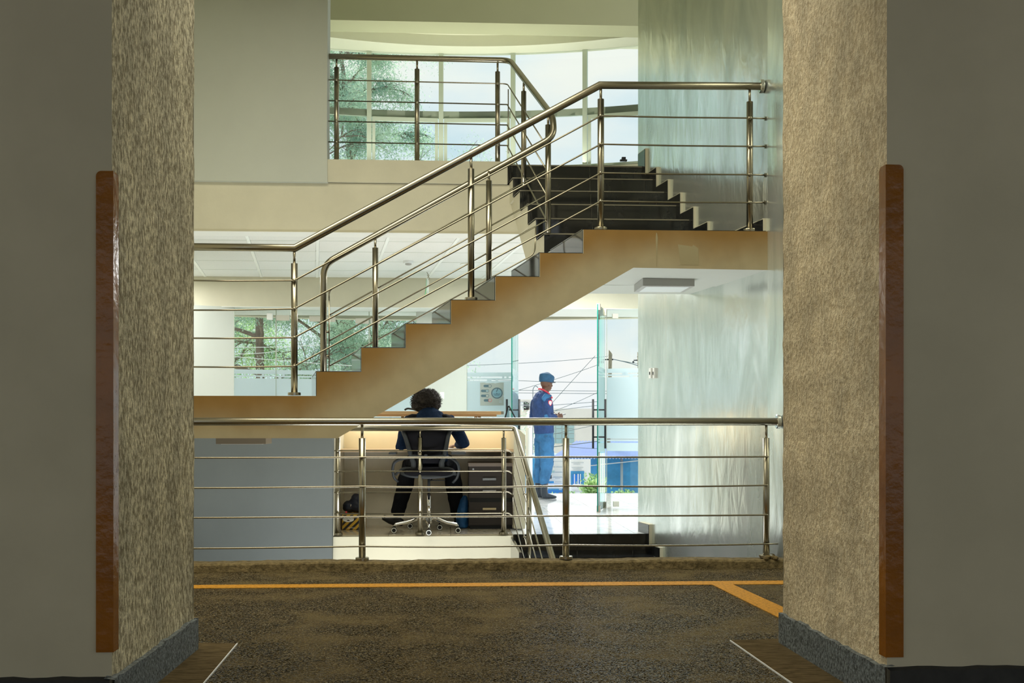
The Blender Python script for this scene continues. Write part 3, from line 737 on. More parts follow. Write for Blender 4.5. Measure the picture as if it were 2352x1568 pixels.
# ------------------------------------------------------------------ railings
def post(root, base, ztop_body, ztop, r=.024, flange=True, spig=.010):
    mb = MB().tube([base, (base.x, base.y, ztop_body)], r, 16); o = mb.obj('post', M_steel, root)
    MB().tube([(base.x, base.y, ztop_body-.01), (base.x, base.y, ztop)], spig, 10).obj('spigot', M_steel, o)
    if flange: MB().lathe(base, [(r*1.95, 0), (r*1.95, .016), (r*1.9, .020), (r*1.2, .022)], 20).obj('base_flange', M_steel, o)
    return o
def rod(root, pts, r=.0062): return MB().tube(pts, r, 8).obj('rod', M_steel, root)
def knob(root, p): return MB().lathe(Vector(p), [(.003, -.016), (.011, -.013), (.014, -.006), (.015, 0), (.014, .006), (.011, .013), (.003, .016)], 10, axis='y').obj('rod_clamp', M_steel, root)
def wallflange(root, p, r=.05):
    MB().lathe(p, [(r*.9, -.030), (r, -.026), (r, -.006), (r*.9, 0), (r*.5, .001)], 24, axis='x').obj('wall_flange', M_chrome, root)
# front railing on the kerb
YR = 7.96
fr = thing('railing', 'long stainless steel railing standing on the kerb in front', 'railing', (0, YR, ZK))
zr = EZ+(HY-968)*.0+.031
xe = XW(YR)
MB().tube([(-4.3, YR, zr), (xe-.03, YR, zr)], .0275, 20).obj('handrail', M_steel, fr)
wallflange(fr, Vector((xe-.005, YR, zr)))
for px in (100, 832, 1300, 1760):
    x = xat(px, YR); post(fr, Vector((x, YR, ZK+.002)), EZ-.085, zr-.02)
for i, zz in enumerate((-.218, -.421, -.632, -.838)):
    yy = YR-.028
    xs = [xat(100, YR), xat(832, YR), xat(1300, YR), xat(1760, YR)]
    pts = [Vector((-4.3, yy, EZ+zz))]
    for a, b in zip(xs[:-1], xs[1:]):
        for k in range(5): t = k/5; pts.append(Vector((a+(b-a)*t, yy, EZ+zz-.008*math.sin(math.pi*t)*(1 if i in (1, 3) else .3))))
    pts += [Vector((xs[-1], yy, EZ+zz)), Vector((xe-(.10 if i < 3 else .03), yy, EZ+zz))]
    rod(fr, pts)
# near-flight railing
YN = YA+.06
nr = thing('railing', 'stainless steel railing along the near edge of the stair flight', 'railing', (XA[0], YN, ZA0))
xe = XW(YN)
MB().tube([P(380, 566, YN), P(678, 569.5, YN), P(1378, 195.5, YN), Vector((xe-.03, YN, zat(1740, 198, YN)))], .0275, 20).obj('handrail', M_steel, nr)
wallflange(nr, Vector((xe-.004, YN, zat(1740, 198, YN))))
for px, pb, pt, ps in ((676, 908, 605, 572), (1082, 687, 388, 360), (1380, 526, 228, 200), (1722, 528, 234, 202)):
    zb = zat(px, pb, YN)
    zb = {676: ZA0, 1082: ZA0+4*RA, 1380: ZA7, 1722: ZA7}[px]+.006
    post(nr, Vector((xat(px, YN), YN, zb)), zat(px, pt, YN), zat(px, ps, YN))
for ya, yb, yc, yd, yw in ((643, 644, 266, 271, 272), (712, 709, 331, 336, 336), (776, 775, 397, 401, 402), (842, 841, 462, 465, 465)):
    yy = YN-.026
    q = [P(380, ya, yy), P((380+676)/2, (ya+yb)/2+1.5, yy), P(676, yb, yy), P(1380, yc, yy), P(1550, (yc+yd)/2+1, yy), P(1722, yd, yy), Vector((XW(yy)-.002, yy, zat(1755, yw, yy)))]
    rod(nr, q)
    for px, py in ((676, yb), (1380, yc), (1722, yd)): knob(nr, P(px, py, yy-.004))
    e = q[-1]; MB().lathe(e+Vector((-.002, 0, 0)), [(.016, -.004), (.016, 0)], 10, axis='x').obj('rod_plate', M_steel, nr)
# inner railing: balcony, far flight and back edge of near flight in one run
ir = thing('railing', 'stainless steel railing running from the balcony down both flights', 'railing', (.6, 10.9, ZF2))
DB = 11.02
path = arcpts([PD(640, 127, 10.98), PD(1171, 138.5, DB), PD(1270, 268, 9.40), PD(1272, 314, 9.33), PD(743, 607.5, 9.20), PD(743, 856, 9.20)], .10, 7)
MB().tube(path, .027, 16).obj('handrail', M_steel, ir)
for px in (773, 958, 1143):
    b = PD(px, 372, 11.0); b.z = ZF2; pt = {773: 155, 958: 159, 1143: 165}[px]
    post(ir, b, PD(px, pt, 11.0).z, PD(px, pt-20, 11.0).z, flange=False)
for px, pt, pb, d, sp in ((1203, 210, 425, 10.35, 190), (1259, 287, 535, 9.42, 262), (1123, 415, 662, 9.25, 393), (862, 569, 812, 9.20, 548)):
    b = PD(px, pb, d); post(ir, b, PD(px, pt, d).z, PD(px, sp, d).z, flange=False)
for i, (yl, yr, ye) in enumerate(((183, 192, 332), (230.7, 239.5, 386), (278, 286.5, 444), (325.6, 333.5, 501))):
    q = [PD(700, yl-1, 10.97), PD(1165, yr+.5, 11.0), PD(1253, ye, 9.45)]
    if i == 3: q += [PD(1254, 510, 9.38)]
    rod(ir, arcpts(q, .05) if i == 0 else q)
    for px in (773, 958, 1143): knob(ir, PD(px, yl+(yr-yl)*(px-757)/(1143-757), 10.97))
MB().tube([PD(1167.5, 205, 11.0), PD(1167.5, 352, 11.0)], .0055, 8).obj('rod', M_steel, ir)
for i, (ya, yb) in enumerate(((668, 392), (723, 449), (782, 507), (840, 573))):
    q = [PD(757, ya, 9.2), PD(1253, yb, 9.28)]
    if i == 0: q = arcpts([PD(756, 690, 9.2), PD(756, 666, 9.2), PD(1253, yb, 9.28)], .05)
    if i == 3: q = arcpts([PD(757, ya, 9.2), PD(1228, 583, 9.28), PD(1231, 522, 9.28)], .05)
    rod(ir, q)
MB().tube([PD(756, 670, 9.2), PD(756, 856, 9.2)], .006, 8).obj('rod', M_steel, ir)
for y in (762, 818): MB().tube([PD(745, y, 9.2), PD(756, y, 9.2)], .010, 8).obj('rod_clamp', M_steel, ir)
# reception railing and the steep run down the steps
YQ = YC+.04
rr_ = thing('railing', 'stainless steel railing at the edge of the reception floor', 'railing', (-.3, YQ, 0))
zt = zat(970, 983.5, YQ)
p0 = Vector((xat(768, YQ)+.02, YQ, zt)); p1 = Vector((xat(1183, YQ), YQ, zt))
def down(p, L, s=.60, kx=.115): return Vector((p.x+kx*L, p.y-L, p.z-s*L))
MB().tube([p0]+arcpts([p1-Vector((.2, 0, 0)), p1, down(p1, 2.3)], .04), .026, 16).obj('handrail', M_steel, rr_)
for px in (776, 965, 1157): post(rr_, Vector((xat(px, YQ), YQ, 0)), zat(px, 1005, YQ), zt-.02)
for i, py in enumerate((1034.5, 1082, 1130, 1179)):
    yy = YQ-.026; z = zat(970, py, yy); xe_ = xat(1178, yy)
    rod(rr_, arcpts([(xat(765, yy), yy, z), (xe_-.04, yy, z), (xe_, yy, z-.03)], .03))
    for px in (776, 965, 1157): knob(rr_, (xat(px, yy), yy-.004, z))
    s0 = Vector((xe_+.004, yy, z-.03)); rod(rr_, [s0, down(s0, 1.9)], .0068)
MB().tube([(xat(1178.5, YQ), YQ-.026, zat(1178, 1040, YQ)), (xat(1178.5, YQ), YQ-.026, zat(1178, 1186, YQ))], .006, 8).obj('rod', M_steel, rr_)
b = Vector((xat(1215, YC-.75), YC-.75, -.38-.19)); post(rr_, b, zat(1215, 1103, YC-.75), zat(1215, 1092, YC-.75), flange=False)
for y in (1135, 1183, 1233): q = P(1213, y, YC-.75); MB().tube([q-Vector((.045, 0, 0)), q], .008, 8).obj('rod_clamp', M_steel, rr_)

# ------------------------------------------------------------------ light fittings, detectors, switches
def fitting(x, y, zc, w_, dpt, h, label, hm=None):
    o = thing('ceiling_light', label, 'ceiling light', (x, y, zc))
    MB().box((x-w_/2, y-dpt/2, zc-h), (x+w_/2, y+dpt/2, zc)).obj('housing', hm or M_fix, o, bevel=.003)
    MB().box((x-w_/2+.035, y-dpt/2+.035, zc-h-.002), (x+w_/2-.035, y+dpt/2-.035, zc-h+.004)).obj('diffuser', M_lens, o)
fitting(xat(1531, 8.88), 9.0, ZU, .41, .42, .062, 'square grey surface light under the upper landing')
fitting(xat(561, 9.4), 9.4, ZL, .40, .30, .058, 'square dull brown surface light under the low landing', mat('dull_brown_housing', (.16, .125, .085), .8))  # housing in a darker brown than the upper fitting
def smoke():
    p = P(938, 603, 12.9); z = EZ+1.872
    o = thing('smoke_detector', 'round white smoke detector on the tiled ceiling', 'smoke detector', (p.x, 12.9, z))
    MB().lathe((p.x, 12.9, z), [(.058, 0), (.060, -.012), (.056, -.028), (.040, -.030)], 20).obj('base', M_lens, o)
    MB().lathe((p.x, 12.9, z-.030), [(.036, 0), (.036, -.012), (.022, -.018), (.004, -.02)], 16).obj('sensor_head', M_fix, o)
smoke()
p = P(1075, 599, 13.1); o = thing('downlight', 'small round recessed downlight in the tiled ceiling', 'downlight', (p.x, 13.1, EZ+1.872))
MB().lathe((p.x, 13.1, EZ+1.872), [(.095, 0), (.095, -.008), (.080, -.010), (.078, -.002)], 28).obj('trim_ring', M_white, o)
MB().lathe((p.x, 13.1, EZ+1.870), [(.076, 0), (.076, -.004)], 28).obj('lens', M_lens, o)
# hanging exit sign, seen nearly edge-on
o = thing('exit_sign', 'green exit sign hanging edge-on by chains from the ceiling', 'exit sign', P(982, 660, 13.9))
a = P(984, 642, 13.9); b = P(984, 670, 13.9)
MB().box((a.x-.022, 13.78, b.z), (a.x+.002, 14.1, a.z)).obj('housing', M_white, o)
MB().prism([(a.x-.026, 13.76, b.z+.01), (a.x-.040, 13.74, b.z-.04), (a.x-.046, 14.12, b.z-.04), (a.x-.026, 14.12, a.z-.01), (a.x-.026, 13.76, a.z-.01)], (.003, 0, 0)).obj('sign_panel', M_green, o)
for yy in (13.82, 14.05): MB().tube([(a.x-.01, yy, a.z), (a.x+.008, yy, a.z+.04), (a.x-.018, yy, EZ+1.872)], .004, 6).obj('chain', M_steel, o)
# light switches on the silver wall
for px, lb in ((1496, 'left of two light switches on the silver wall'), (1504, 'right of two light switches on the silver wall')):
    Yw = None
    for t in range(500):
        y = 9+t*.006
        if xat(px, y) >= XW(y): Yw = y; break
    Yw = Yw or 11.0
    x = XW(Yw); z = zat(px, 857, Yw)
    o = thing('light_switch', lb, 'light switch', (x, Yw, z), 'light switches')
    MB().box((x-.014, Yw-.055, z-.05), (x+.01, Yw+.055, z+.05)).obj('switch_plate', M_white, o, bevel=.003)
    MB().box((x-.019, Yw-.012, z-.014), (x-.012, Yw+.012, z+.014)).obj('rocker', M_gplastic, o)
# socket on the pier
q = g(1015); z = zat(1015, 908, q.y)
o = setp(MB().box((q.x-.03, q.y-.012, z-.045), (q.x+.03, q.y+.0, z+.045)).obj('wall_socket', M_white, None, bevel=.003), 'small white wall socket on the cream pier', 'socket')
MB().box((q.x-.014, q.y-.016, z-.018), (q.x+.014, q.y-.010, z+.018)).obj('socket_face', M_lens, o)

# ------------------------------------------------------------------ reception desk
dk_ = thing('reception_desk', 'pale wooden reception desk with raised counter shelf', 'desk', (-.2, 11.9, 0))
YD = 12.0; xL, xR = xat(786, YD), xat(1178, YD)
ZD = zat(980, 1031, 11.5)
MB().box((xL, 11.46, ZD-.028), (xR-.0, YD, ZD)).obj('worktop', M_wood, dk_, bevel=.003)
MB().box((xL, YD, 0), (xR, YD+.03, ZD)).obj('modesty_panel', M_scuff, dk_)
MB().box((xL, YD, ZD), (xR, YD+.03, zat(980, 962, YD))).obj('back_panel', M_panel, dk_)
zs0, zs1 = zat(980, 956, YD-.05), zat(980, 944, YD-.05)
MB().box((xat(860, YD), YD-.10, zs0+.02), (xat(1150, YD), YD+.28, zs1)).obj('counter_shelf', M_wood, dk_, bevel=.003)
MB().box((xat(860, YD), YD-.08, zs0), (xat(1140, YD), YD+.26, zs0+.02)).obj('counter_shelf', M_wood, dk_)
MB().box((xat(1150, YD), YD-.10, zs0+.022), (xat(1156, YD), YD+.28, zs1-.002)).obj('edge_trim', M_steel, dk_)
for px in (925, 1093, 1101): MB().tube([(xat(px, YD+.05), YD+.05, zat(980, 964, YD)), (xat(px, YD+.05), YD+.05, zs0)], .017, 12).obj('standoff', M_steel, dk_)
pe0, pe1 = PD(1180, 985, 11.5), PD(1206, 985, 11.5)
mb = MB().prism([(pe0.x, 11.42, 0.01), (pe1.x, 11.42, 0.01), (pe1.x, 11.42, EZ-.09), (pe1.x-.06, 11.42, EZ-.035), (pe0.x, 11.42, EZ-.03)], (-.06, .65, 0)); mb.obj('end_panel', M_cream, dk_, bevel=.008)
# curved white outer front of the counter
mb = MB(); v = []; f = []; nn = 10
for i in range(nn+1):
    a = i/nn*math.pi/2; x = xat(1208, 12.3)+.04*math.sin(a)*2; y = 12.05+.45*(1-math.cos(a))
    v += [(x, y, 0), (x, y, EZ-.02)]
for i in range(nn): f.append((2*i, 2*i+2, 2*i+3, 2*i+1))
mb.poly(v, f); o = mb.obj('outer_front', M_white, dk_); so = o.modifiers.new('s', 'SOLIDIFY'); so.thickness = .04
area('counter_strip_light', ((xL+xR)/2, YD-.06, zs0-.012), (0, 0, 0), xR-xL-.2, .03, 3.2, (1, .93, .74))
# small easel stand on the counter and papers
o = setp(MB().prism([P(1158, 961, 12.3), P(1161, 961, 12.3), P(1169, 932, 12.3), P(1166, 932, 12.3)], (0, .015, 0)).prism([P(1183, 961, 12.5), P(1186, 961, 12.5), P(1170, 931, 12.4), P(1167, 932, 12.4)], (0, .015, 0)).obj('sign_stand', M_plastic), 'small dark folding sign stand at the end of the counter', 'stand')
MB().prism([P(1161, 961, 12.32), P(1170, 961, 12.32), P(1169, 934, 12.32)], (0, .01, 0)).obj('card', M_inkblue, o)
p = P(938, 941, 12.0)
o = setp(MB().tube(arcpts([(p.x-.04, 11.98, zs1+.012), (p.x-.01, 11.98, zs1+.03), (p.x+.05, 12.0, zs1+.022), (p.x+.09, 12.02, zs1+.008)], .02), .010, 8).obj('telephone_handset', M_plastic), 'small dark handset lying on the counter shelf', 'handset')
# pencil and paper on desk
o = setp(MB().box((xat(1010, 11.6), 11.52, ZD), (xat(1062, 11.6), 11.80, ZD+.006)).obj('notebook', M_paper), 'white open notebook on the desk beside the receptionist', 'notebook')

# drawer pedestal
xa, xb = xat(1076, 11.7), xat(1177, 11.7); ya, yb_ = 11.52, 11.98
ped = thing('drawer_pedestal', 'dark brown wooden drawer pedestal under the desk', 'drawer unit', ((xa+xb)/2, ya, 0))
def zz(py): return zat(1120, py, ya)
zb, ztp = .035, zz(1063)
MB().box((xa, ya+.02, zb), (xb, yb_, ztp-.02)).obj('carcass', M_darkwood, ped)
MB().box((xa-.005, ya-.005, ztp-.035), (xb+.003, yb_, ztp)).obj('top_panel', mat('taupe_laminate', (.16, .13, .11), .4), ped, bevel=.002)
for i, (y0, y1, hy) in enumerate(((1071, 1116, 1100), (1118, 1143, 1127), (1153, 1205, 1168))):
    d_ = MB().box((xa+.004, ya, zz(y1)), (xb-.006, ya+.02, zz(y0))).obj('drawer', M_darkwood, ped, bevel=.0015)
    hx = xat(1124, ya); z = zz(hy)
    MB().box((hx-.068, ya-.022, z-.011), (hx+.068, ya-.012, z+.011)).box((hx-.062, ya-.014, z-.006), (hx-.050, ya, z+.006)).box((hx+.050, ya-.014, z-.006), (hx+.062, ya, z+.006)).obj('handle', M_chrome, d_)
MB().box((xa+.01, ya+.002, zz(1153)), (xb-.012, ya+.02, zz(1143))).obj('shadow_gap', M_plastic, ped)
MB().lathe((xat(1087, ya), ya-.004, zz(1077)), [(.010, 0), (.010, .006), (.004, .007)], 12, axis='y').obj('lock', M_chrome, ped)
MB().box((xa+.01, ya+.03, 0), (xb-.01, yb_, zb)).obj('plinth', M_plastic, ped)

# box of safety boots and bag on it
bx0, bx1 = xat(788, 11.6), xat(838, 11.6); by = 11.5
zt_ = zat(800, 1181, by)
bxo = thing('shoe_box', 'yellow and black striped cardboard box beside the desk wall', 'box', (bx0, by, 0))
MB().box((bx0, by, 0.002), (bx1, by+.28, zt_)).obj('carton', M_boxy, bxo, bevel=.002)
sp = MB(); H_ = zt_-.004; wdt = bx1-bx0
for k in range(-2, 6):
    a = bx0+k*.068; q = [(a, .003), (a+.032, .003), (a+.032+H_, H_), (a+H_, H_)]
    # clip to the box front
    def cx_(x, z, zlim): return (min(max(x, bx0+.001), bx1-.001), z)
    pts = []
    for (x0, z0), (x1, z1) in zip(q, q[1:]+q[:1]):
        for t in [i/12 for i in range(12)]:
            x, z = x0+(x1-x0)*t, z0+(z1-z0)*t
            pts.append((min(max(x, bx0+.001), bx1-.001), z))
    ded = []
    for p_ in pts:
        if not ded or (abs(p_[0]-ded[-1][0])+abs(p_[1]-ded[-1][1])) > 1e-4: ded.append(p_)
    xs_ = [p_[0] for p_ in ded]
    if max(xs_)-min(xs_) > .01: sp.prism([Vector((x, by-.001, z)) for x, z in ded], (0, .001, 0))
sp.obj('black_stripes', M_inkblack, bxo)
ov = MB(); cxv, czv = bx0+.062, zt_*.68
pts = [Vector((cxv+.056*math.cos(a*math.pi/12), by-.002, czv+.027*math.sin(a*math.pi/12))) for a in range(24)]
ov.prism(pts, (0, .001, 0)); lab = ov.obj('oval_label', M_paper, bxo)
text(None, 'WORK MATE', .0165, (cxv, by-.0032, czv+.008), (math.pi/2, 0, 0), M_inkblack, lab)
MB().prism([Vector((cxv+x, by-.0032, czv+z)) for x, z in ((-.016, -.015), (.016, -.015), (.012, -.008), (.004, -.006), (0, -.002), (-.004, -.006), (-.012, -.008))], (0, .0008, 0)).obj('boot_emblem', M_inkblack, lab)
text(None, 'SAFE  FOOT', .013, (bx0+.09, by-.0022, .022), (math.pi/2, 0, 0), M_paper, bxo)

# ------------------------------------------------------------------ organic shapes: lofts fused by voxel remesh
def loft(mb, secs, n=16):            # secs: (center, a, b, side) ; rings across the path; side = direction of radius a
    pts = [Vector(s[0]) for s in secs]; m = len(pts); b = len(mb.v)
    full = []
    for i in range(m):
        t = (pts[min(i+1, m-1)]-pts[max(i-1, 0)]).normalized()
        sd = Vector(secs[i][3]) if len(secs[i]) > 3 else Vector((1, 0, 0))
        u = sd-t*sd.dot(t)
        if u.length < 1e-3: u = Vector((0, 1, 0))-t*t.y
        u.normalize(); w_ = t.cross(u)
        full.append((pts[i], secs[i][1], secs[i][2], u, w_, t))
    rings = []
    p, a, bb, u, w_, t = full[0]; rr = min(a, bb)
    for q in (.25, .7): rings.append((p-t*rr*.6*(1-q)*1.0, a*q, bb*q, u, w_))
    for p, a, bb, u, w_, t in full: rings.append((p, a, bb, u, w_))
    p, a, bb, u, w_, t = full[-1]; rr = min(a, bb)
    for q in (.7, .25): rings.append((p+t*rr*.6*(1-q), a*q, bb*q, u, w_))
    for p, a, bb, u, w_ in rings:
        for j in range(n):
            g_ = 2*math.pi*j/n; mb.v.append(tuple(p+u*a*math.cos(g_)+w_*bb*math.sin(g_)))
    for i in range(len(rings)-1):
        for j in range(n): mb.f.append((b+i*n+j, b+i*n+(j+1) % n, b+(i+1)*n+(j+1) % n, b+(i+1)*n+j)); mb.m.append(0); mb.sm.append(True)
    mb.f.append(tuple(b+j for j in range(n))[::-1]); mb.m.append(0); mb.sm.append(True)
    e = b+(len(rings)-1)*n; mb.f.append(tuple(e+j for j in range(n))); mb.m.append(0); mb.sm.append(True)
def ball(mb, c, r, n=14, rot=None):
    c = Vector(c); r = Vector(r) if not isinstance(r, (int, float)) else Vector((r, r, r)); b = len(mb.v); mrings = n//2
    for i in range(1, mrings):
        th = math.pi*i/mrings
        for j in range(n):
            ph = 2*math.pi*j/n; v = Vector((r.x*math.sin(th)*math.cos(ph), r.y*math.sin(th)*math.sin(ph), r.z*math.cos(th)))
            if rot: v = rot @ v
            mb.v.append(tuple(c+v))
    for i in range(mrings-2):
        for j in range(n): mb.f.append((b+i*n+j, b+(i+1)*n+j, b+(i+1)*n+(j+1) % n, b+i*n+(j+1) % n)); mb.m.append(0); mb.sm.append(True)
    mb.f.append(tuple(b+j for j in range(n))); mb.m.append(0); mb.sm.append(True)
    e = b+(mrings-2)*n; mb.f.append(tuple(e+j for j in range(n))[::-1]); mb.m.append(0); mb.sm.append(True)
def fuse(mb, name, mats, voxel=.008, smooth=3, parent=None, wob=0, T=None):
    me = mb.mesh(name, mats); o = bpy.data.objects.new(name, me); C.objects.link(o)
    r = o.modifiers.new('r', 'REMESH'); r.mode = 'VOXEL'; r.voxel_size = voxel; r.use_smooth_shade = True
    if smooth: s = o.modifiers.new('s', 'SMOOTH'); s.factor = .5; s.iterations = smooth
    dg = bpy.context.evaluated_depsgraph_get(); me2 = bpy.data.meshes.new_from_object(o.evaluated_get(dg))
    o.modifiers.clear(); o.data = me2
    if not me2.materials:
        for m in (mats if isinstance(mats, (list, tuple)) else [mats]): me2.materials.append(m)
    if wob:
        from mathutils import noise
        for v in me2.vertices:
            nv = noise.noise(v.co*wob[1])+.5*noise.noise(v.co*wob[1]*2.3); v.co += v.normal*nv*wob[0]
    me2.polygons.foreach_set('use_smooth', [True]*len(me2.polygons)); me2.update()
    if parent is not None: par(o, parent)
    return o
def head(mb, c, fw, up, s=1.0, ears=True):
    """skull, jaw, brow, nose, lips, ears. c = centre of skull, fw = facing, up"""
    fw = Vector(fw).normalized(); up = Vector(up).normalized(); lf = up.cross(fw).normalized(); up = fw.cross(lf).normalized()
    rot = Matrix((lf, fw, up)).transposed()
    def q(l, f, u): return Vector(c)+(lf*l+fw*f+up*u)*s
    ball(mb, q(0, -.008, .012), Vector((.074, .096, .094))*s, 18, rot)
    ball(mb, q(0, .026, -.040), Vector((.056, .062, .066))*s, 16, rot)
    ball(mb, q(0, .060, -.082), Vector((.026, .022, .020))*s, 12, rot)
    ball(mb, q(0, .072, .022), Vector((.050, .018, .012))*s, 12, rot)       # brow
    loft(mb, [(q(0, .082, .008), .008*s, .007*s, lf), (q(0, .098, -.018), .011*s, .010*s, lf), (q(0, .100, -.030), .016*s, .011*s, lf)], 10)  # nose
    ball(mb, q(0, .086, -.054), Vector((.024, .011, .006))*s, 10, rot)
    ball(mb, q(0, .084, -.064), Vector((.020, .010, .006))*s, 10, rot)
    for sg in (-1, 1):
        ball(mb, q(sg*.046, .050, -.020), Vector((.022, .026, .020))*s, 10, rot)  # cheek
        if ears: ball(mb, q(sg*.078, -.006, -.012), Vector((.008, .020, .033))*s, 10, rot)
    return q, rot
def hand(mb, wrist, d, side, palm_n, curl=.5, s=1.0, thumb=1):
    """wrist: point, d: direction of fingers, side: direction across the palm towards the thumb"""
    d = Vector(d).normalized(); side = Vector(side); side = (side-d*side.dot(d)).normalized(); pn = Vector(palm_n); pn = (pn-d*pn.dot(d)-side*pn.dot(side)).normalized()
    w_ = Vector(wrist)
    loft(mb, [(w_, .026*s, .018*s, side), (w_+d*.035*s, .034*s, .015*s, side), (w_+d*.078*s, .040*s, .013*s, side), (w_+d*.092*s, .038*s, .011*s, side)], 12)
    for k, (o, L) in enumerate(((.030, .070), (.010, .078), (-.010, .072), (-.029, .056))):
        b0 = w_+d*.084*s+side*o*s; a = 0; p_ = b0; secs = [(p_-d*.02*s, .0085*s, .0085*s, side)]
        for seg, fr_ in enumerate((.45, .32, .23)):
            a += curl*(.55+.3*seg); dr = d*math.cos(a)+pn*math.sin(a); secs.append((p_, (.0088-.0007*seg)*s, (.0085-.0007*seg)*s, side)); p_ = p_+dr*L*fr_*s
        secs.append((p_, .006*s, .006*s, side)); loft(mb, secs, 8)
    b0 = w_+d*.022*s+side*.026*s
    t1 = b0+(side*.75+d*.6+pn*.25).normalized()*.036*s; t2 = t1+(side*.25+d*.9+pn*.35).normalized()*.030*s; t3 = t2+(d*.9+pn*.4-side*.1).normalized()*.022*s
    loft(mb, [(b0-side*.01*s, .013*s, .012*s, d), (t1, .0105*s, .010*s, d), (t2, .0095*s, .009*s, d), (t3, .0065*s, .006*s, d)], 8)

# soft bag on the shoe box
bag = MB(); c = Vector(((bx0+bx1)/2-.005, by+.13, zt_+.004))
ball(bag, c+Vector((.03, 0, .085)), (.085, .10, .085)); ball(bag, c+Vector((-.045, 0, .065)), (.07, .09, .065)); ball(bag, c+Vector((.035, 0, .15)), (.058, .07, .052)); ball(bag, c+Vector((.075, .02, .10)), (.035, .06, .07))
bo = fuse(bag, 'cloth_bag', M_navybag, .008, 2, wob=(.010, 16)); setp(bo, 'crumpled navy cloth bag lying on the striped box', 'bag')
q = P(805, 1163, by+.02); MB().tube([q, q+Vector((.006, 0, .014)), q+Vector((.004, .0, .022))], .004, 6).obj('zip_pull', M_chrome, bo)
MB().box((q.x-.05, by+.025, zt_+.012), (q.x-.035, by+.04, zt_+.03)).obj('red_tab', M_red, bo)
# blue bag beside the pedestal
bag = MB(); c = Vector((xat(1063, 11.62), 11.66, 0)); s_ = 11.6/F
loft(bag, [(c+Vector((-.005, 0, .015)), .060, .09), (c+Vector((-.008, 0, .10)), .062, .10), (c+Vector((.004, 0, .20)), .052, .085), (c+Vector((.014, 0, .28)), .040, .06), (c+Vector((.022, 0, .325)), .022, .04)])
bo = fuse(bag, 'cloth_bag', M_bluebag, .008, 2, wob=(.011, 13)); setp(bo, 'tall bright blue cloth bag leaning on the drawer pedestal', 'bag')

# ------------------------------------------------------------------ office chair
CHX, CHY = xat(985, 11.2), 11.22
ch = thing('office_chair', 'grey and black swivel office chair with chrome star base at the desk', 'chair', (CHX, CHY, 0))
def c3(px, py, y): return P(px, py, y)
hub = Vector((CHX, CHY, .11))
bs = MB(); cast = []
for px, py in ((905, 1213), (942, 1203), (985, 1218), (1010, 1206), (1052, 1213)):
    d = (EZ-.03)*F/(py-HY+4); w_ = PD(px, py, d); w_.z = .03
    cast.append(w_)
    pts = [hub+Vector((0, 0, .03)), hub.lerp(w_, .3)+Vector((0, 0, .055)), hub.lerp(w_, .62)+Vector((0, 0, .045)), Vector((w_.x, w_.y, .085)).lerp(hub, .06), Vector((w_.x, w_.y, .066))]
    MB().tube(pts, [.022, .020, .018, .015, .012], 12, flat=.8).obj('base_leg', M_chrome, ch)
for w_ in cast:
    co = MB().tube([(w_.x, w_.y, .045), (w_.x, w_.y, .072)], .009, 8)
    for sx in (-.017, .017): co.lathe((w_.x, w_.y+sx, .029), [(.027, -.009), (.029, -.006), (.029, .006), (.027, .009)], 18, axis='y')
    o = co.obj('caster', M_plastic, ch)
    rg = MB()
    for k in range(20):
        pass
    a = [Vector((w_.x+.0225*math.cos(t*math.pi/10), w_.y-.027, .029+.0225*math.sin(t*math.pi/10))) for t in range(21)]
    rg.tube(a, .0035, 6, cap=False); setp(rg.obj('wheel_rim', M_white, o), 'white wheel rim')
MB().lathe(hub, [(.030, -.02), (.036, 0), (.034, .04), (.020, .06)], 16).obj('hub', M_chrome, ch)
ZS = zat(985, 1082, CHY)
MB().tube([(CHX, CHY, .14), (CHX, CHY, ZS-.22)], .022, 14).obj('gas_lift', M_chrome, ch)
MB().tube([(CHX, CHY, ZS-.22), (CHX, CHY, ZS-.04)], .014, 12).obj('piston', M_gplastic, ch)
MB().box((CHX-.09, CHY-.12, ZS-.07), (CHX+.09, CHY+.12, ZS-.03)).tube([(CHX+.05, CHY-.05, ZS-.05), (CHX+.02, CHY-.10, ZS-.085), (CHX+.16, CHY-.10, ZS-.085)], .006, 8).obj('tilt_mechanism', M_plastic, ch, bevel=.006)
se = MB(); loft(se, [(Vector((CHX, CHY-.24, ZS-.005)), .235, .048), (Vector((CHX, CHY-.1, ZS)), .26, .055), (Vector((CHX, CHY+.1, ZS+.008)), .26, .045), (Vector((CHX, CHY+.25, ZS)), .235, .036)])
fuse(se, 'seat', M_mesh, .010, 3, ch)
yb = CHY-.22                           # back
def bp(px, py, dy=0): return P(px, py, yb+dy)
for sg, pts in ((-1, [(924, 985), (931, 1003), (938, 1025), (944, 1046), (950, 1062), (951, 1082), (948, 1092)]), (1, [(1036, 983), (1029, 1003), (1025, 1025), (1020, 1046), (1014, 1062), (1014, 1082), (1017, 1092)])):
    mb = MB(); q = [bp(a, b, .03*abs(i-3)/3) for i, (a, b) in enumerate(pts)]; mb.tube(q, [.020, .021, .022, .022, .028, .030, .024], 10, flat=.7); mb.obj('back_frame', M_gplastic, ch)
q = [bp(924, 985, .03), bp(950, 976, .0), bp(985, 973, -.015), bp(1012, 976, 0), bp(1036, 983, .03)]; MB().tube(arcpts(q, .06, 5), .014, 10).obj('top_rail', M_gplastic, ch)
mb = MB(); rows = [(985, 926, 1034), (1003, 933, 1028), (1025, 940, 1024), (1046, 946, 1019), (1064, 952, 1013)]; v = []; f = []
for r_, (py, a, b) in enumerate(rows):
    for k in range(7): t = k/6; v.append(bp(a+(b-a)*t, py, .03-.05*math.sin(math.pi*t)+.01))
for r_ in range(4):
    for k in range(6): a = r_*7+k; f.append((a, a+1, a+8, a+7))
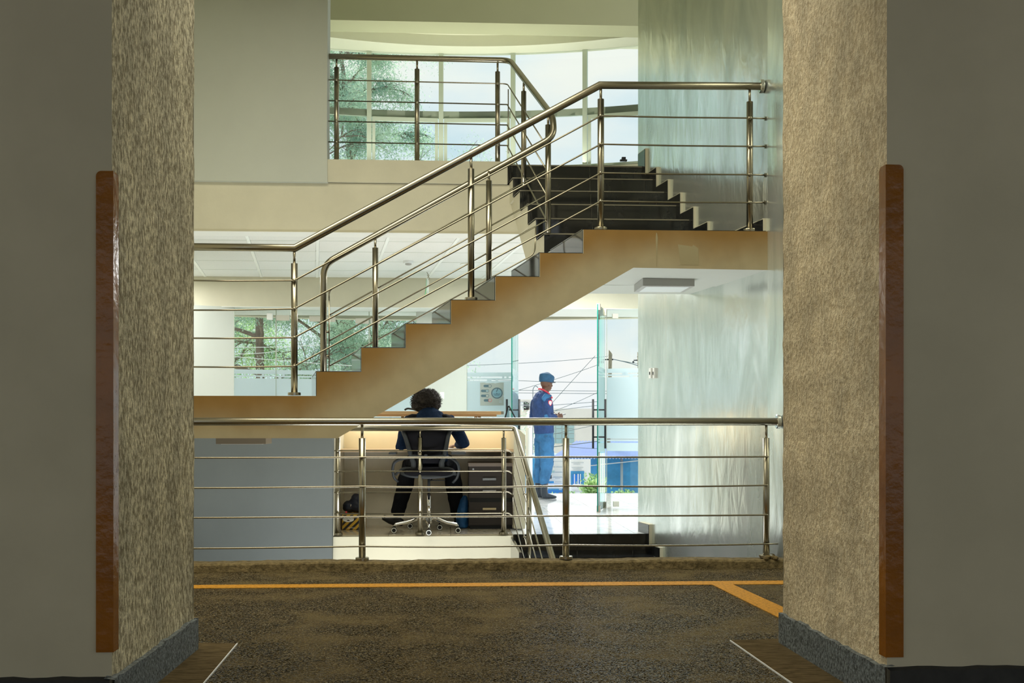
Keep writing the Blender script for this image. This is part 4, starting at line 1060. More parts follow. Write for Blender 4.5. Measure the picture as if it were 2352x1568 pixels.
mb.poly(v, f, 0, True); o = mb.obj('back_mesh', M_mesh, ch); so = o.modifiers.new('s', 'SOLIDIFY'); so.thickness = .008
q = [bp(940, 1044, .0), bp(960, 1048, -.03), bp(985, 1050, -.04), bp(1008, 1048, -.03), bp(1024, 1044, 0)]
MB().tube(q, [.010, .014, .016, .014, .010], 10, flat=.6).obj('lumbar_bar', M_gplastic, ch)
MB().lathe(bp(978, 1047, -.055), [(.016, -.008), (.020, 0), (.016, .010)], 14, axis='y').obj('adjuster_knob', M_gplastic, ch)
q = [bp(921, 1085, .05), bp(938, 1092, .0), bp(985, 1096, -.03), bp(1028, 1092, .0), bp(1046, 1085, .05)]; MB().tube(arcpts(q, .06, 5), .019, 10, flat=.6).obj('lower_rail', M_gplastic, ch)
for sg, P1 in ((-1, [(951, 1050), (925, 1052), (905, 1060), (901, 1078), (905, 1098), (914, 1106)]), (1, [(1014, 1050), (1034, 1050), (1051, 1062), (1055, 1078), (1050, 1098), (1040, 1108)])):
    q = [bp(a, b, .04+.03*i) for i, (a, b) in enumerate(P1)]; arm = MB(); arm.tube(arcpts(q, .05, 4), .0155, 10, flat=.7)
    q2 = [bp(951, 1075, .02), bp(925, 1075, .06), bp(908, 1090, .1)] if sg < 0 else [bp(1014, 1075, .02), bp(1036, 1076, .06), bp(1047, 1090, .1)]
    arm.tube(arcpts(q2, .05, 4), .014, 10, flat=.7); ao = arm.obj('armrest', M_gplastic, ch)
    c0 = (893, 911) if sg < 0 else (1036, 1070)
    a, b = bp(c0[0], 1040, .03), bp(c0[1], 1040, .03); MB().box((min(a.x, b.x), yb+.0, a.z-.014), (max(a.x, b.x), yb+.24, a.z+.010)).obj('arm_pad', M_gplastic, ao, bevel=.008)

# ------------------------------------------------------------------ receptionist, seen from behind
wp = thing('person', 'seated person in a dark navy jumper and black trousers writing at the desk', 'person', (CHX, CHY, 0))
def W(px, py, y): return P(px, py, y)
X1 = Vector((1, 0, 0))
hc = W(979, 926, 11.42)
body = MB()
qh, rh = head(body, hc, (0, 1, -.55), (0, .55, 1), .98)
pel = Vector((CHX, CHY+.02, ZS+.13))
sh = W(986, 956, 11.33)
loft(body, [(pel, .15, .11, X1), (pel.lerp(sh, .35)+Vector((0, -.03, 0)), .13, .10, X1), (pel.lerp(sh, .7)+Vector((0, -.05, 0)), .16, .115, X1), (sh+Vector((0, -.01, -.02)), .15, .08, X1), (hc+Vector((0, -.06, -.10)), .055, .055, X1), (hc+Vector((0, -.02, -.05)), .052, .055, X1)])
sL, sR = W(938, 962, 11.33), W(1034, 962, 11.33); eL, eR = W(921, 1026, 11.50), W(1066, 1018, 11.50); wL, wR = W(960, 1022, 11.70), W(1050, 1010, 11.72)
for s0, e0, w0 in ((sL, eL, wL), (sR, eR, wR)): loft(body, [(s0, .050, .050), (s0.lerp(e0, .5), .043, .043), (e0, .038, .038), (e0.lerp(w0, .6), .030, .030), (w0, .025, .022)])
ZH_ = ZD+.035
wL.z = wR.z = ZH_
hand(body, wL, (.55, .8, -.1), (.8, -.5, 0), (0, 0, -1), .45); hand(body, wR, (-.55, .8, -.1), (-.8, -.5, 0), (0, 0, -1), .6)
kL, kR = Vector((CHX-.20, 11.66, ZS+.05)), Vector((CHX+.22, 11.66, ZS+.05)); aL, aR = Vector((xat(912, 11.72), 11.72, .13)), Vector((xat(1052, 11.72), 11.74, .10))
for sx, k_, a_ in ((-1, kL, aL), (1, kR, aR)):
    loft(body, [(pel+Vector((sx*.09, 0, -.04)), .085, .08), (pel.lerp(k_, .5)+Vector((sx*.05, 0, 0)), .075, .072), (k_, .058, .058), (k_.lerp(a_, .35), .054, .054), (a_, .036, .036)])
fuse(body, 'body', M_skinl, .008, 2, wp)
j = MB()
loft(j, [(pel+Vector((0, -.01, -.03)), .19, .15, X1), (pel.lerp(sh, .35)+Vector((0, -.045, 0)), .185, .135, X1), (pel.lerp(sh, .7)+Vector((0, -.06, 0)), .205, .145, X1), (W(986, 985, 11.30), .215, .13, X1), (W(986, 966, 11.31), .205, .105, X1), (W(984, 953, 11.33), .15, .085, X1), (W(982, 944, 11.36), .085, .07, X1)], 24)
for s0, e0, w0 in ((sL, eL, wL), (sR, eR, wR)):
    o_ = Vector((.02 if s0 is sL else -.02, 0, 0))
    loft(j, [(s0+o_+Vector((0, 0, .0)), .062, .062), (s0.lerp(e0, .5), .066, .064), (e0, .060, .058), (e0.lerp(w0, .5), .050, .048), (e0.lerp(w0, .88), .040, .038)], 16)
fuse(j, 'jumper', M_navy, .009, 3, wp, wob=(.006, 14))
# knitted shoulder yoke panels
for sg, a, b in ((-1, 932, 962), (1, 1008, 1040)):
    y_ = MB(); loft(y_, [(W(a+6, 961 if sg < 0 else 957, 11.30), .050, .030, (0, 1, 0)), (W((a+b)/2, 957, 11.31), .085, .030, (0, 1, 0)), (W(b-4, 957 if sg < 0 else 961, 11.31), .055, .028, (0, 1, 0))]); setp(fuse(y_, 'shoulder_patch', M_blackcloth, .008, 2, wp), 'black shoulder patch')
t = MB()
loft(t, [(pel+Vector((0, .02, -.02)), .19, .13, X1), (pel+Vector((0, 0, -.09)), .20, .10, X1)])
for sx, k_, a_ in ((-1, kL, aL), (1, kR, aR)):
    loft(t, [(pel+Vector((sx*.09, 0, -.05)), .10, .095), (pel.lerp(k_, .5)+Vector((sx*.05, 0, 0)), .092, .085), (k_, .080, .075), (k_.lerp(a_, .35)+Vector((0, 0, 0)), .090, .080), (k_.lerp(a_, .75), .074, .066), (a_+Vector((0, 0, .01)), .070, .058)])
fuse(t, 'trousers', M_blackcloth, .010, 3, wp, wob=(.007, 11))
for a_, d_ in ((aL, Vector((-.75, .25, 0))), (aR, Vector((.1, .8, 0)))):
    d_ = d_.normalized(); s_ = MB(); b_ = Vector((a_.x, a_.y, .045)); sd = Vector((-d_.y, d_.x, 0)); lift = .03 if a_ is aL else 0
    loft(s_, [(b_-d_*.06+Vector((0, 0, .01)), .034, .038, sd), (b_+Vector((0, 0, .02)), .040, .050, sd), (b_+d_*.08+Vector((0, 0, lift)), .044, .036, sd), (b_+d_*.15+Vector((0, 0, lift*2)), .038, .028, sd)])
    loft(s_, [(b_+Vector((0, 0, .02)), .042, .042), (a_+Vector((0, 0, .02)), .040, .040)])
    fuse(s_, 'shoe', M_plastic, .008, 2, wp)
hr = MB(); ball(hr, hc+Vector((0, -.015, .02)), (.145, .13, .118), 20); ball(hr, hc+Vector((.02, 0, .06)), (.115, .11, .085)); ball(hr, hc+Vector((-.02, -.03, -.03)), (.13, .10, .06)); ball(hr, hc+Vector((.04, -.02, -.02)), (.11, .10, .06))
ho = fuse(hr, 'hair', M_hair, .009, 1, wp, wob=(.016, 26)); setp(ho, 'short frizzy dark hair')
# loose curls round the outline
cu = MB()
for k in range(1500):
    d = Vector((R.gauss(0, 1), R.gauss(0, 1)-.4, R.gauss(0, 1)+.25)).normalized()
    p0 = hc+Vector((0, -.015, .02))+Vector((d.x*.138, d.y*.125, d.z*.112)); e = Vector((R.gauss(0, 1), R.gauss(0, 1), R.gauss(0, 1))).normalized()
    if d.z < -.45: continue
    p1 = p0+d*.008+e*.006; p2 = p0+d*.014+e*.014; p3 = p0+d*.012+e*.022; cu.tube([p0, p1, p2, p3], [.0020, .0016, .0012, .0006], 4, cap=False)
setp(cu.obj('hair_curls', M_hair, wp), 'loose curls', kind='stuff')
o = setp(MB().tube([wR+Vector((-.02, .07, -.0)), wR+Vector((.02, .02, .14))], .004, 8).obj('pen', M_bluebag), 'slim blue pen held by the seated person', 'pen')

# ------------------------------------------------------------------ guard standing outside
GD = 16.45; gp = PD(1247, 1143, GD); gp.z = 0
gu = thing('person', 'standing guard in a blue uniform and cap looking out from the porch', 'person', gp)
gs = GD/F
fw = Vector((math.cos(math.radians(22)), math.sin(math.radians(22)), 0)); lf = Vector((-fw.y, fw.x, 0)); UPV = Vector((0, 0, 1))
def Gp(px, py, l=0.0): # px gives the forward position, l the leftwards offset (away from the viewer)
    f_ = (px-1247)*gs/fw.x; return gp+fw*f_+lf*l+UPV*((1143-py)*gs)
body = MB()
hcg = Gp(1256, 880, .0)
head(body, hcg, fw*math.cos(.25)+lf*.25+Vector((0, 0, -.12)), (0, 0, 1), 1.0)
loft(body, [(Gp(1249, 1000), .14, .10, lf), (Gp(1250, 975), .13, .095, lf), (Gp(1248, 940), .15, .11, lf), (Gp(1247, 918), .16, .10, lf), (Gp(1249, 906), .10, .07, lf), (Gp(1252, 900), .058, .058, lf), (Gp(1254, 888), .056, .056, lf)])
for sg in (-1, 1):
    hip, kn, an = Gp(1249, 1010, sg*.085), Gp(1250, 1062, sg*.095), Gp(1243, 1128, sg*.10)
    loft(body, [(hip, .08, .08), (kn, .055, .055), (kn.lerp(an, .4), .052, .052), (an, .038, .038)])
    s0, e0, w0 = Gp(1244, 916, sg*.19), Gp(1240, 955, sg*.23), Gp(1272, 956, sg*.13)
    loft(body, [(s0, .05, .05), (s0.lerp(e0, .5), .043, .043), (e0, .038, .038), (e0.lerp(w0, .6), .032, .032), (w0, .026, .022)])
    hand(body, w0, fw*1.0+UPV*.15-lf*sg*.25, UPV*.9-lf*sg*.2, -lf*sg, .8)
fuse(body, 'body', M_skin, .008, 2, gu)
j = MB()
loft(j, [(Gp(1250, 993), .175, .135, lf), (Gp(1249, 980), .172, .135, lf), (Gp(1248, 955), .18, .142, lf), (Gp(1246, 932), .20, .148, lf), (Gp(1245, 918), .20, .132, lf), (Gp(1247, 908), .15, .105, lf), (Gp(1250, 901), .085, .08, lf)], 24)
for sg in (-1, 1):
    s0, e0, w0 = Gp(1244, 918, sg*.19), Gp(1239, 955, sg*.235), Gp(1270, 957, sg*.13)
    loft(j, [(s0, .068, .068), (s0.lerp(e0, .5), .064, .064), (e0, .060, .058), (e0.lerp(w0, .5), .050, .048), (e0.lerp(w0, .9), .040, .040)], 16)
fuse(j, 'jumper', M_jacket, .009, 3, gu, wob=(.007, 13))
e_ = MB(); loft(e_, [(Gp(1233, 952, -.275), .030, .015, fw), (Gp(1235, 960, -.28), .034, .02, fw), (Gp(1245, 962, -.262), .03, .02, fw)]); setp(fuse(e_, 'elbow_patch', M_trouser, .007, 1, gu), 'lighter blue elbow patch')
e_ = MB(); loft(e_, [(Gp(1231, 918, -.215), .035, .02, fw), (Gp(1241, 909, -.20), .05, .025, fw), (Gp(1252, 908, -.16), .035, .02, fw)]); setp(fuse(e_, 'shoulder_patch', M_trouser, .007, 1, gu), 'lighter blue shoulder patch')
cl_ = MB(); a = Gp(1241, 901, -.0); 
pts = [Gp(1240, 892, .05), Gp(1239, 892, -.02), Gp(1243, 895, -.075), Gp(1252, 901, -.09), Gp(1260, 908, -.07), Gp(1266, 913, -.04)]
cl_.tube(pts, .013, 10, flat=.6); setp(cl_.obj('collar', M_red, gu), 'red collar edge')
# sleeve badge
bd = MB(); c0 = Gp(1244.5, 925, -.262); pts = [(-.030, .032), (0, .040), (.030, .032), (.030, -.005), (.018, -.030), (0, -.042), (-.018, -.030), (-.030, -.005)]
bd.prism([c0+fw*a+UPV*b for a, b in pts], -lf*.006); setp(bd.obj('sleeve_badge', M_red, gu), 'red shield badge on the sleeve')
bd = MB(); bd.prism([c0-lf*.006+fw*a*.72+UPV*b*.72 for a, b in pts], -lf*.003); bd.obj('badge_centre', M_lens, gu)
t = MB(); loft(t, [(Gp(1250, 992), .165, .125, lf), (Gp(1249, 1010), .17, .13, lf)])
for sg in (-1, 1):
    loft(t, [(Gp(1249, 1005, sg*.085), .11, .10, fw), (Gp(1250, 1035, sg*.09), .105, .10, fw), (Gp(1249, 1062, sg*.095), .095, .085, fw), (Gp(1246, 1088, sg*.10), .088, .08, fw), (Gp(1243, 1102, sg*.10), .070, .068, fw), (Gp(1243, 1108, sg*.10), .060, .058, fw)], 18)
fuse(t, 'trousers', M_trouser, .009, 2, gu, wob=(.014, 13))
pk = MB(); pk.prism([Gp(a, b, -.155) for a, b in ((1240, 998), (1252, 998), (1252, 1005), (1240, 1005))], -lf*.01); pk.obj('pocket_flap', M_capblue, gu)
for sg in (-1, 1):
    b_ = MB(); loft(b_, [(Gp(1243, 1106, sg*.10), .048, .048, lf), (Gp(1243, 1124, sg*.10), .046, .048, lf), (Gp(1244, 1136, sg*.10), .046, .055, lf)])
    loft(b_, [(Gp(1240, 1138, sg*.10), .038, .030, lf), (Gp(1252, 1137, sg*.10), .045, .038, lf), (Gp(1263, 1139, sg*.10), .046, .026, lf), (Gp(1270, 1140, sg*.10), .036, .018, lf)])
    fuse(b_, 'boot', M_boot, .008, 2, gu)
cp = MB(); u = fw*math.cos(.25)+lf*.25
loft(cp, [(hcg+Vector((0, 0, .030))-u*.004, .090, .112, lf), (hcg+Vector((0, 0, .075))-u*.002, .094, .116, lf), (hcg+Vector((0, 0, .112))+u*.008, .096, .118, lf), (hcg+Vector((0, 0, .128))+u*.012, .085, .105, lf)], 20)
co = fuse(cp, 'cap', M_capblue, .007, 1, gu)
pkm = MB(); v = []; f = []
for i in range(9):
    a = -1.0+2.0*i/8; dirv = u*math.cos(a)+lf*math.sin(a)*1.0
    v += [hcg+UPV*.036+u*.02+dirv*.088, hcg+UPV*.022+u*.03+dirv*(.088+.045*math.cos(a)), ]
for i in range(8): f.append((2*i, 2*i+1, 2*i+3, 2*i+2))
pkm.poly(v, f, 0, True); o = pkm.obj('cap_peak', M_boot, co); so = o.modifiers.new('s', 'SOLIDIFY'); so.thickness = .006
# phone in his hand
ph = Gp(1290, 953, -.02); o = setp(MB().prism([ph+fw*a+UPV*(a*.25+b) for a, b in ((-.05, 0), (.07, 0), (.07, .010), (-.05, .010))], lf*.07).obj('phone', M_boot), 'dark phone held in the hands of the guard', 'phone')

# ------------------------------------------------------------------ poster on the glass
pz = P(1103, 879, g(1103).y-.012); q0, q1 = g(1103)-Vector((0, .012, 0)), g(1157)-Vector((0, .012, 0))
z0, z1 = zat(1130, 931, q0.y), zat(1130, 878.5, q0.y)
po = thing('poster', 'square grey notice taped to the frosted glass by the door', 'poster', (q0.x, q0.y, z0))
ux = (q1-q0).normalized(); Wd = (q1-q0).length; Hh = z1-z0; nrm = Vector((ux.y, -ux.x, 0))
def U(u, v, o=0): return q0+ux*(u*Wd)+UPV*(z0+(1-v)*Hh-q0.z)+nrm*o
edge = [(0, 0), (.18, .0), (.30, .025), (.55, .02), (.64, .035), (.70, .02), (.85, 0), (1, 0), (.99, .3), (1, .55), (.98, .58), (1, .64), (1, 1), (0, 1)]
MB().prism([U(a, b, .002) for a, b in edge], nrm*-.0015).obj('sheet', M_poster, po)
def disc(u, v, r, m, name, o=.003, r2=0):
    n = 24; mb = MB()
    if r2:
        vv = []; ff = []
        for k in range(n): a = 2*math.pi*k/n; vv += [U(u+r*math.cos(a), v+r*math.sin(a), o), U(u+r2*math.cos(a), v+r2*math.sin(a), o)]
        for k in range(n): b = 2*k; c_ = 2*((k+1) % n); ff.append((b, b+1, c_+1, c_))
        mb.poly(vv, ff)
    else: mb.prism([U(u+r*math.cos(2*math.pi*k/n), v+r*math.sin(2*math.pi*k/n), o) for k in range(n)], nrm*-.0008)
    mb.obj(name, m, po)
for u0, v0, m in ((.14, .148, M_poster), (.03, .362, M_inkblue), (.03, .578, M_poster), (.15, .775, M_inkred)):
    L = .33; hh = .055
    pts = [(u0+hh+math.cos(a)*-hh, v0-math.sin(a)*hh) for a in [math.pi/2-i*math.pi/8 for i in range(9)]]
    pts = [(u0+hh-hh*math.sin(i*math.pi/8), v0-hh*math.cos(i*math.pi/8)) for i in range(9)]+[(u0+L, v0+hh), (u0+L, v0-hh)]
    MB().prism([U(a, b, .003) for a, b in pts], nrm*-.0008).obj('print_bar', M_ink, po)
    disc(u0+.27, v0, .075, M_ink if m is not M_inkred else M_inkred, 'print_disc', .004); disc(u0+.27, v0, .058, M_poster, 'print_disc', .005)
    if m is M_inkblue: disc(u0+.27, v0, .035, m, 'print_disc', .0055)
disc(.71, .46, .245, M_ink, 'print_ring', .003, .195); disc(.71, .46, .185, M_inkblue, 'print_disc', .0035)
th_ = math.atan2(ux.y, ux.x)
text(None, '?', .12, U(.71, .38, .0052), (math.pi/2, 0, th_), M_ink, po)
for vv, ww in ((.50, .15), (.55, .11), (.80, .06), (.86, .07)):
    uu = .71 if vv < .7 else .86
    MB().prism([U(uu-ww, vv-.012, .0048), U(uu+ww, vv-.012, .0048), U(uu+ww, vv+.012, .0048), U(uu-ww, vv+.012, .0048)], nrm*-.0005).obj('print_bar', M_ink if vv < .7 else M_greyink, po)
# small object on the upper sill
p = onarc(1432, -.05); setp(MB().box((p.x-.05, p.y-.03, ZSILL+.03), (p.x+.05, p.y+.03, ZSILL+.05)).box((p.x-.025, p.y-.03, ZSILL+.05), (p.x+.03, p.y+.03, ZSILL+.085)).obj('window_handle', M_plastic), 'tiny black catch on the upper window sill', 'window catch')

# ------------------------------------------------------------------ outside
S('ground_street', MB().box((-80, 17.4, -3.2), (80, 160, -3.0)), M_earth)
GZ = -3.0
S('wall_porch_front', MB().box((-4.6, 17.3, -3.1), (4.4, 17.42, -.012)), M_cream)
# trees
def tree(name, label, base, crown, nb, nl, seed, leafm, spread, droop=.35, leafs=1.0, trunk_r=.22, clumps=None):
    r = random.Random(seed); root = thing(name, label, 'tree', base, 'eucalyptus trees beyond the glazing' if 'feathery' in label else None)
    tips = []; mb = MB(); b = Vector(base)
    top = Vector(crown)
    tr = [b, b.lerp(top, .25)+Vector((r.uniform(-.3, .3), 0, 0)), b.lerp(top, .55)+Vector((r.uniform(-.5, .5), 0, 0)), b.lerp(top, .8)+Vector((r.uniform(-.5, .5), 0, 0)), top]
    mb.tube(tr, [trunk_r, trunk_r*.8, trunk_r*.55, trunk_r*.35, trunk_r*.15], 10)
    def at(t): s = t*4; i = min(3, int(s)); return tr[i].lerp(tr[i+1], s-i)
    br = MB()
    for k in range(nb):
        t = .18+.80*k/nb+r.uniform(-.02, .02); p = at(t); a = r.uniform(0, 2*math.pi); L = spread*(1.15-.65*t)*r.uniform(.6, 1.15)
        d = Vector((math.cos(a), math.sin(a)*.6, r.uniform(.15, .75))).normalized(); pts = [p]; q = p
        for s_ in range(5):
            d = (d+Vector((r.uniform(-.3, .3), r.uniform(-.3, .3), r.uniform(-.22, .10)))).normalized(); q = q+d*L/5; pts.append(q)
            if s_ >= 1:
                for w_ in range(3):
                    d2 = (d+Vector((r.uniform(-1, 1), r.uniform(-1, 1), r.uniform(-.8, .7)))).normalized(); L2 = L*.30*r.uniform(.5, 1.3)
                    m1 = q+d2*L2*.5; e = m1+(d2+Vector((0, 0, -droop))).normalized()*L2*.6
                    br.tube([q, m1, e], [.018, .011, .005], 4, cap=False); tips += [m1, e, m1.lerp(e, .5)]
                    for _ in range(2):
                        e2 = m1.lerp(e, r.random())+Vector((r.uniform(-.35, .35), r.uniform(-.3, .3), r.uniform(-.35, .2))); br.tube([m1, e2], [.008, .003], 4, cap=False); tips.append(e2)
        br.tube(pts, [.05, .042, .032, .024, .016, .010], 6, cap=False)
    mb.obj('trunk', M_trunk, root); setp(br.obj('branches', M_trunk, root), kind='stuff')
    v = []; f = []
    for k in range(nl):
        c_ = r.choice(tips)+Vector((r.gauss(0, .16), r.gauss(0, .14), r.gauss(-.05, .16)))
        d = Vector((r.uniform(-1, 1), r.uniform(-1, 1), r.uniform(-1.3, .3))).normalized(); s_ = Vector((r.uniform(-1, 1), r.uniform(-1, 1), r.uniform(-1, 1))); s_ = (s_-d*s_.dot(d)).normalized()
        L = r.uniform(.05, .095)*leafs; w_ = L*.13; i = len(v)
        v += [c_, c_+d*L*.5+s_*w_, c_+d*L, c_+d*L*.5-s_*w_]; f.append((i, i+1, i+2, i+3))
    me = bpy.data.meshes.new('foliage'); me.from_pydata([tuple(x) for x in v], [], f); me.materials.append(leafm); o = bpy.data.objects.new('foliage', me); C.objects.link(o); par(o, root); setp(o, kind='stuff')
    return root
def TX(px, d): r_ = ray(px); return Vector((r_[0]*d, r_[1]*d, GZ))
b = TX(640, 25); tree('feathery_tree', 'feathery grey green tree left outside with forked trunk', b, b+Vector((-.9, 0, 15)), 40, 150000, 3, M_leaf, 3.2, trunk_r=.13)
b = TX(790, 27); tree('feathery_tree', 'tall feathery tree with dark trunk whose top shows above', b, b+Vector((-.2, 0, 14.0)), 42, 150000, 5, M_leaf, 3.3, trunk_r=.19)
b = TX(470, 29); tree('feathery_tree', 'feathery tree farthest left behind the reception windows', b, b+Vector((0, 0, 12)), 26, 75000, 8, M_leaf2, 3.2, trunk_r=.13)
b = TX(930, 31); tree('feathery_tree', 'low feathery tree right of the dark trunked one', b, b+Vector((-.5, 0, 6.2)), 22, 75000, 12, M_leaf, 2.6, trunk_r=.10)
b = TX(1020, 60); tree('distant_tree', 'distant dark green tree low on the skyline', b, b+Vector((0, 0, 3.9)), 14, 9000, 15, M_leaf2, 2.5, leafs=2.5, trunk_r=.12)
# shrub at the fence
def shrub(label, c, s, n, m, seed, cat='shrub'):
    r = random.Random(seed); root = thing('shrub', label, cat, c); st_ = MB()
    v = []; f = []
    for k in range(14):
        a = r.uniform(0, 6.28); e = Vector(c)+Vector((math.cos(a)*s.x*r.random(), math.sin(a)*s.y*r.random(), s.z*r.uniform(.5, 1))); st_.tube([c, Vector(c).lerp(e, .5)+Vector((0, 0, .1)), e], [.02, .012, .005], 5, cap=False)
    for k in range(n):
        d = Vector((r.gauss(0, .45), r.gauss(0, .45), abs(r.gauss(.45, .28)))); p = Vector(c)+Vector((d.x*s.x, d.y*s.y, min(1.1, d.z)*s.z)); u_ = Vector((r.gauss(0, 1), r.gauss(0, 1), r.gauss(0, 1))).normalized(); w_ = u_.orthogonal().normalized(); L = r.uniform(.08, .16); i = len(v)
        v += [p, p+u_*L*.5+w_*L*.25, p+u_*L, p+u_*L*.5-w_*L*.25]; f.append((i, i+1, i+2, i+3))
    st_.obj('stems', M_trunk, root); me = bpy.data.meshes.new('leaves'); me.from_pydata([tuple(x) for x in v], [], f); me.materials.append(m); o = bpy.data.objects.new('leaves', me); C.objects.link(o); par(o, root); setp(o, kind='stuff')
p = PD(1362, 1146, 33); shrub('leafy green shrub in front of the blue wall by the notice board', p, Vector((.35, .3, .62)), 900, M_leaf2, 4)
p = PD(1432, 1146, 33); shrub('thin low shrub at the foot of the blue wall', p, Vector((.45, .3, .22)), 260, M_leaf2, 6)
p = PD(1300, 1143, 33); shrub('tiny low shrub below the white notice boards', p, Vector((.5, .3, .12)), 160, M_leaf2, 9)
# blue-roofed shop
D1 = 40.0
def pd(px, py, d=D1): return PD(px, py, d)
shop = thing('building', 'low shop with blue walls and pale blue corrugated roof', 'building', (pd(1400, 1140).x, D1, GZ))
a, b = pd(1150, 1052), pd(1700, 1050)
MB().box((a.x, a.y, GZ), (b.x, a.y+7, a.z)).obj('wall', M_bluewall, shop)
# roof: corrugated slope
def corr(p0, p1, q0, q1, n, m, name, parent, amp=.05):
    mb = MB(); v = []; f = []; seg = n*4
    for i in range(seg+1):
        t = i/seg; z = amp*math.cos(t*n*2*math.pi)
        a_ = p0.lerp(p1, t)+Vector((0, 0, z)); b_ = q0.lerp(q1, t)+Vector((0, 0, z)); v += [a_, b_]
    for i in range(seg): f.append((2*i, 2*i+2, 2*i+3, 2*i+1))
    mb.poly(v, f); o = mb.obj(name, m, parent); s_ = o.modifiers.new('s', 'SOLIDIFY'); s_.thickness = .02; return o
corr(PD(1268, 1051, 39.5), PD(1700, 1050, 39.5), PD(1325, 1013, 44), PD(1750, 1012, 44), 60, M_lilac, 'roof', shop, .035)
MB().prism([PD(1268, 1051, 39.5), PD(1325, 1013, 44), PD(1325, 1051, 44)], (0, .1, 0)).obj('gable', M_bwhite, shop)
mb = MB()
for px in (1428,): p0, p1 = pd(px, 1050, 39.9), pd(px, 1140, 39.9); mb.tube([(p0.x, p0.y, p0.z), (p0.x, p0.y, GZ)], .05, 8)
mb.obj('pipe', M_greyink, shop)
for y0, m in ((1066, M_inkred),):
    MB().tube([PD(1357, 1069, 39.8), PD(1490, 1055, 39.8)], .018, 6).obj('cable', M_paper, shop)
# notice boards in front
def board(label, px0, px1, py0, py1, d):
    a, b = PD(px0, py0, d), PD(px1, py0, d); zb = PD(px0, py1, d).z
    o = thing('notice_board', label, 'notice board', ((a.x+b.x)/2, a.y, GZ)); MB().box((a.x, a.y, zb), (b.x, a.y+.06, a.z)).obj('panel', M_paper, o)
    for x in (a.x+.1, b.x-.1): MB().tube([(x, a.y+.08, GZ), (x, a.y+.08, a.z)], .04, 8).obj('leg', M_greyink, o)
    return o
d_ = 36.0
o1 = board('white notice board with a blue building picture', 1308, 1357, 1054, 1137, d_)
def bar(o, px0, px1, py, h, d, m=M_greyink): a, b = PD(px0, py, d), PD(px1, py, d); MB().box((a.x, a.y-.012, a.z-h*d/F/2), (b.x, a.y-.002, a.z+h*d/F/2)).obj('print_line', m, o)
for x0, x1, y in ((1312, 1341, 1062), (1317, 1333, 1065.5), (1313, 1340, 1073.5), (1316, 1336, 1077), (1313, 1347, 1129)): bar(o1, x0, x1, y, 1.0, d_-.02)
bar(o1, 1311, 1342, 1098, 33, d_-.02, M_bluewall)
for x0, x1, m in ((1316, 1318.5, M_bluedeep), (1318.5, 1320.5, M_paper), (1321, 1326, M_bluedeep), (1326.5, 1329, M_paper), (1329, 1331, M_bluedeep), (1332, 1334, M_paper)): bar(o1, x0, x1, 1100, 22 if m is M_bluedeep else 24, d_-.04, m)
bar(o1, 1316, 1336, 1112.5, 3, d_-.05, M_paper)
text(None, 'The Board of Trustees of', 2.6*d_/F*1.0, PD(1328, 1125, d_-.05), (math.pi/2, 0, -TH), M_ink, o1)
o2 = board('white directory board with rows of name strips behind the guard', 1249, 1295, 1052, 1122, 35.5)
for k, y in enumerate((1053, 1066, 1078, 1090, 1103, 1115)): bar(o2, 1250, 1294, y+6.5, .9, 35.46)
for x0, x1, y, h, m in ((1266, 1272, 1060, 5, M_inkblack), (1264, 1275, 1072, 1.5, M_greyink), (1278, 1291, 1072, 1.5, M_greyink), (1262, 1274, 1083, 5, M_bglass), (1275, 1291, 1083.5, 1.2, M_greyink), (1261, 1267, 1095, 8, M_inkblack), (1271, 1291, 1094.5, 1.2, M_greyink), (1275, 1286, 1098, 1, M_greyink), (1260, 1272, 1107, 5, M_bluewall), (1275, 1290, 1106, 1, M_greyink), (1275, 1284, 1109.5, 1, M_greyink)): bar(o2, x0, x1, y, h, 35.42, m)
o = setp(corr(PD(1150, 1124, 34.5), PD(1293, 1125, 34.5), Vector((PD(1150, 1124, 34.5).x, PD(1150, 1124, 34.5).y, GZ)), Vector((PD(1293, 1125, 34.5).x, PD(1293, 1125, 34.5).y, GZ)), 14, M_bluedeep, 'sheet_fence', None, .0), 'deep blue sheet metal fence beyond the porch', 'fence')
# white rack at right
o = thing('slatted_rack', 'white slatted railing stack in front of the blue wall', 'rack', PD(1478, 1140, 32))
for k in range(7):
    x = 1470+k*2.8; MB().tube([PD(x+2, 1098, 32), PD(x, 1112, 32), PD(x, 1141, 32)], .012, 6).obj('slat', M_paper, o)
for y in (1100, 1112, 1130): MB().tube([PD(1469, y, 32), PD(1490, y, 32)], .012, 6).obj('rail', M_paper, o)
# white building with green windows
D2 = 62.0
wb = thing('building', 'white office building with a grid of green windows', 'building', (PD(1300, 1000, D2).x, D2, GZ))
a, b = PD(1236, 984, D2), PD(1372, 984, D2); MB().box((a.x, a.y, GZ), (b.x, a.y+9, PD(1300, 938, D2).z)).obj('wall', M_bwhite, wb)
for i in range(5):
    for jn in range(4):
        x0 = 1248+i*14.5; y0 = 973+jn*11.5; p0, p1 = PD(x0, y0, D2-.05), PD(x0+13.3, y0+10.4, D2-.05)
        if x0+13 > 1322: continue
        MB().box((p0.x, a.y-.05, p1.z), (p1.x, a.y+.02, p0.z)).obj('window', M_bglass, wb)
MB().box((PD(1385, 990, D2).x, a.y+1, GZ), (PD(1500, 990, D2).x, a.y+9, PD(1400, 1004, D2).z)).obj('annex', M_bgrey, wb)
far = setp(MB().box((PD(1290, 930, 95).x, 95, GZ), (PD(1374, 930, 95).x, 101, PD(1330, 944, 95).z)).box((PD(1300, 930, 95).x, 94.5, PD(1330, 950, 95).z-1.0), (PD(1366, 930, 95).x, 95, PD(1330, 950, 95).z-.4)).obj('building', M_bgrey), 'pale grey block on the skyline right of the guard', 'building')
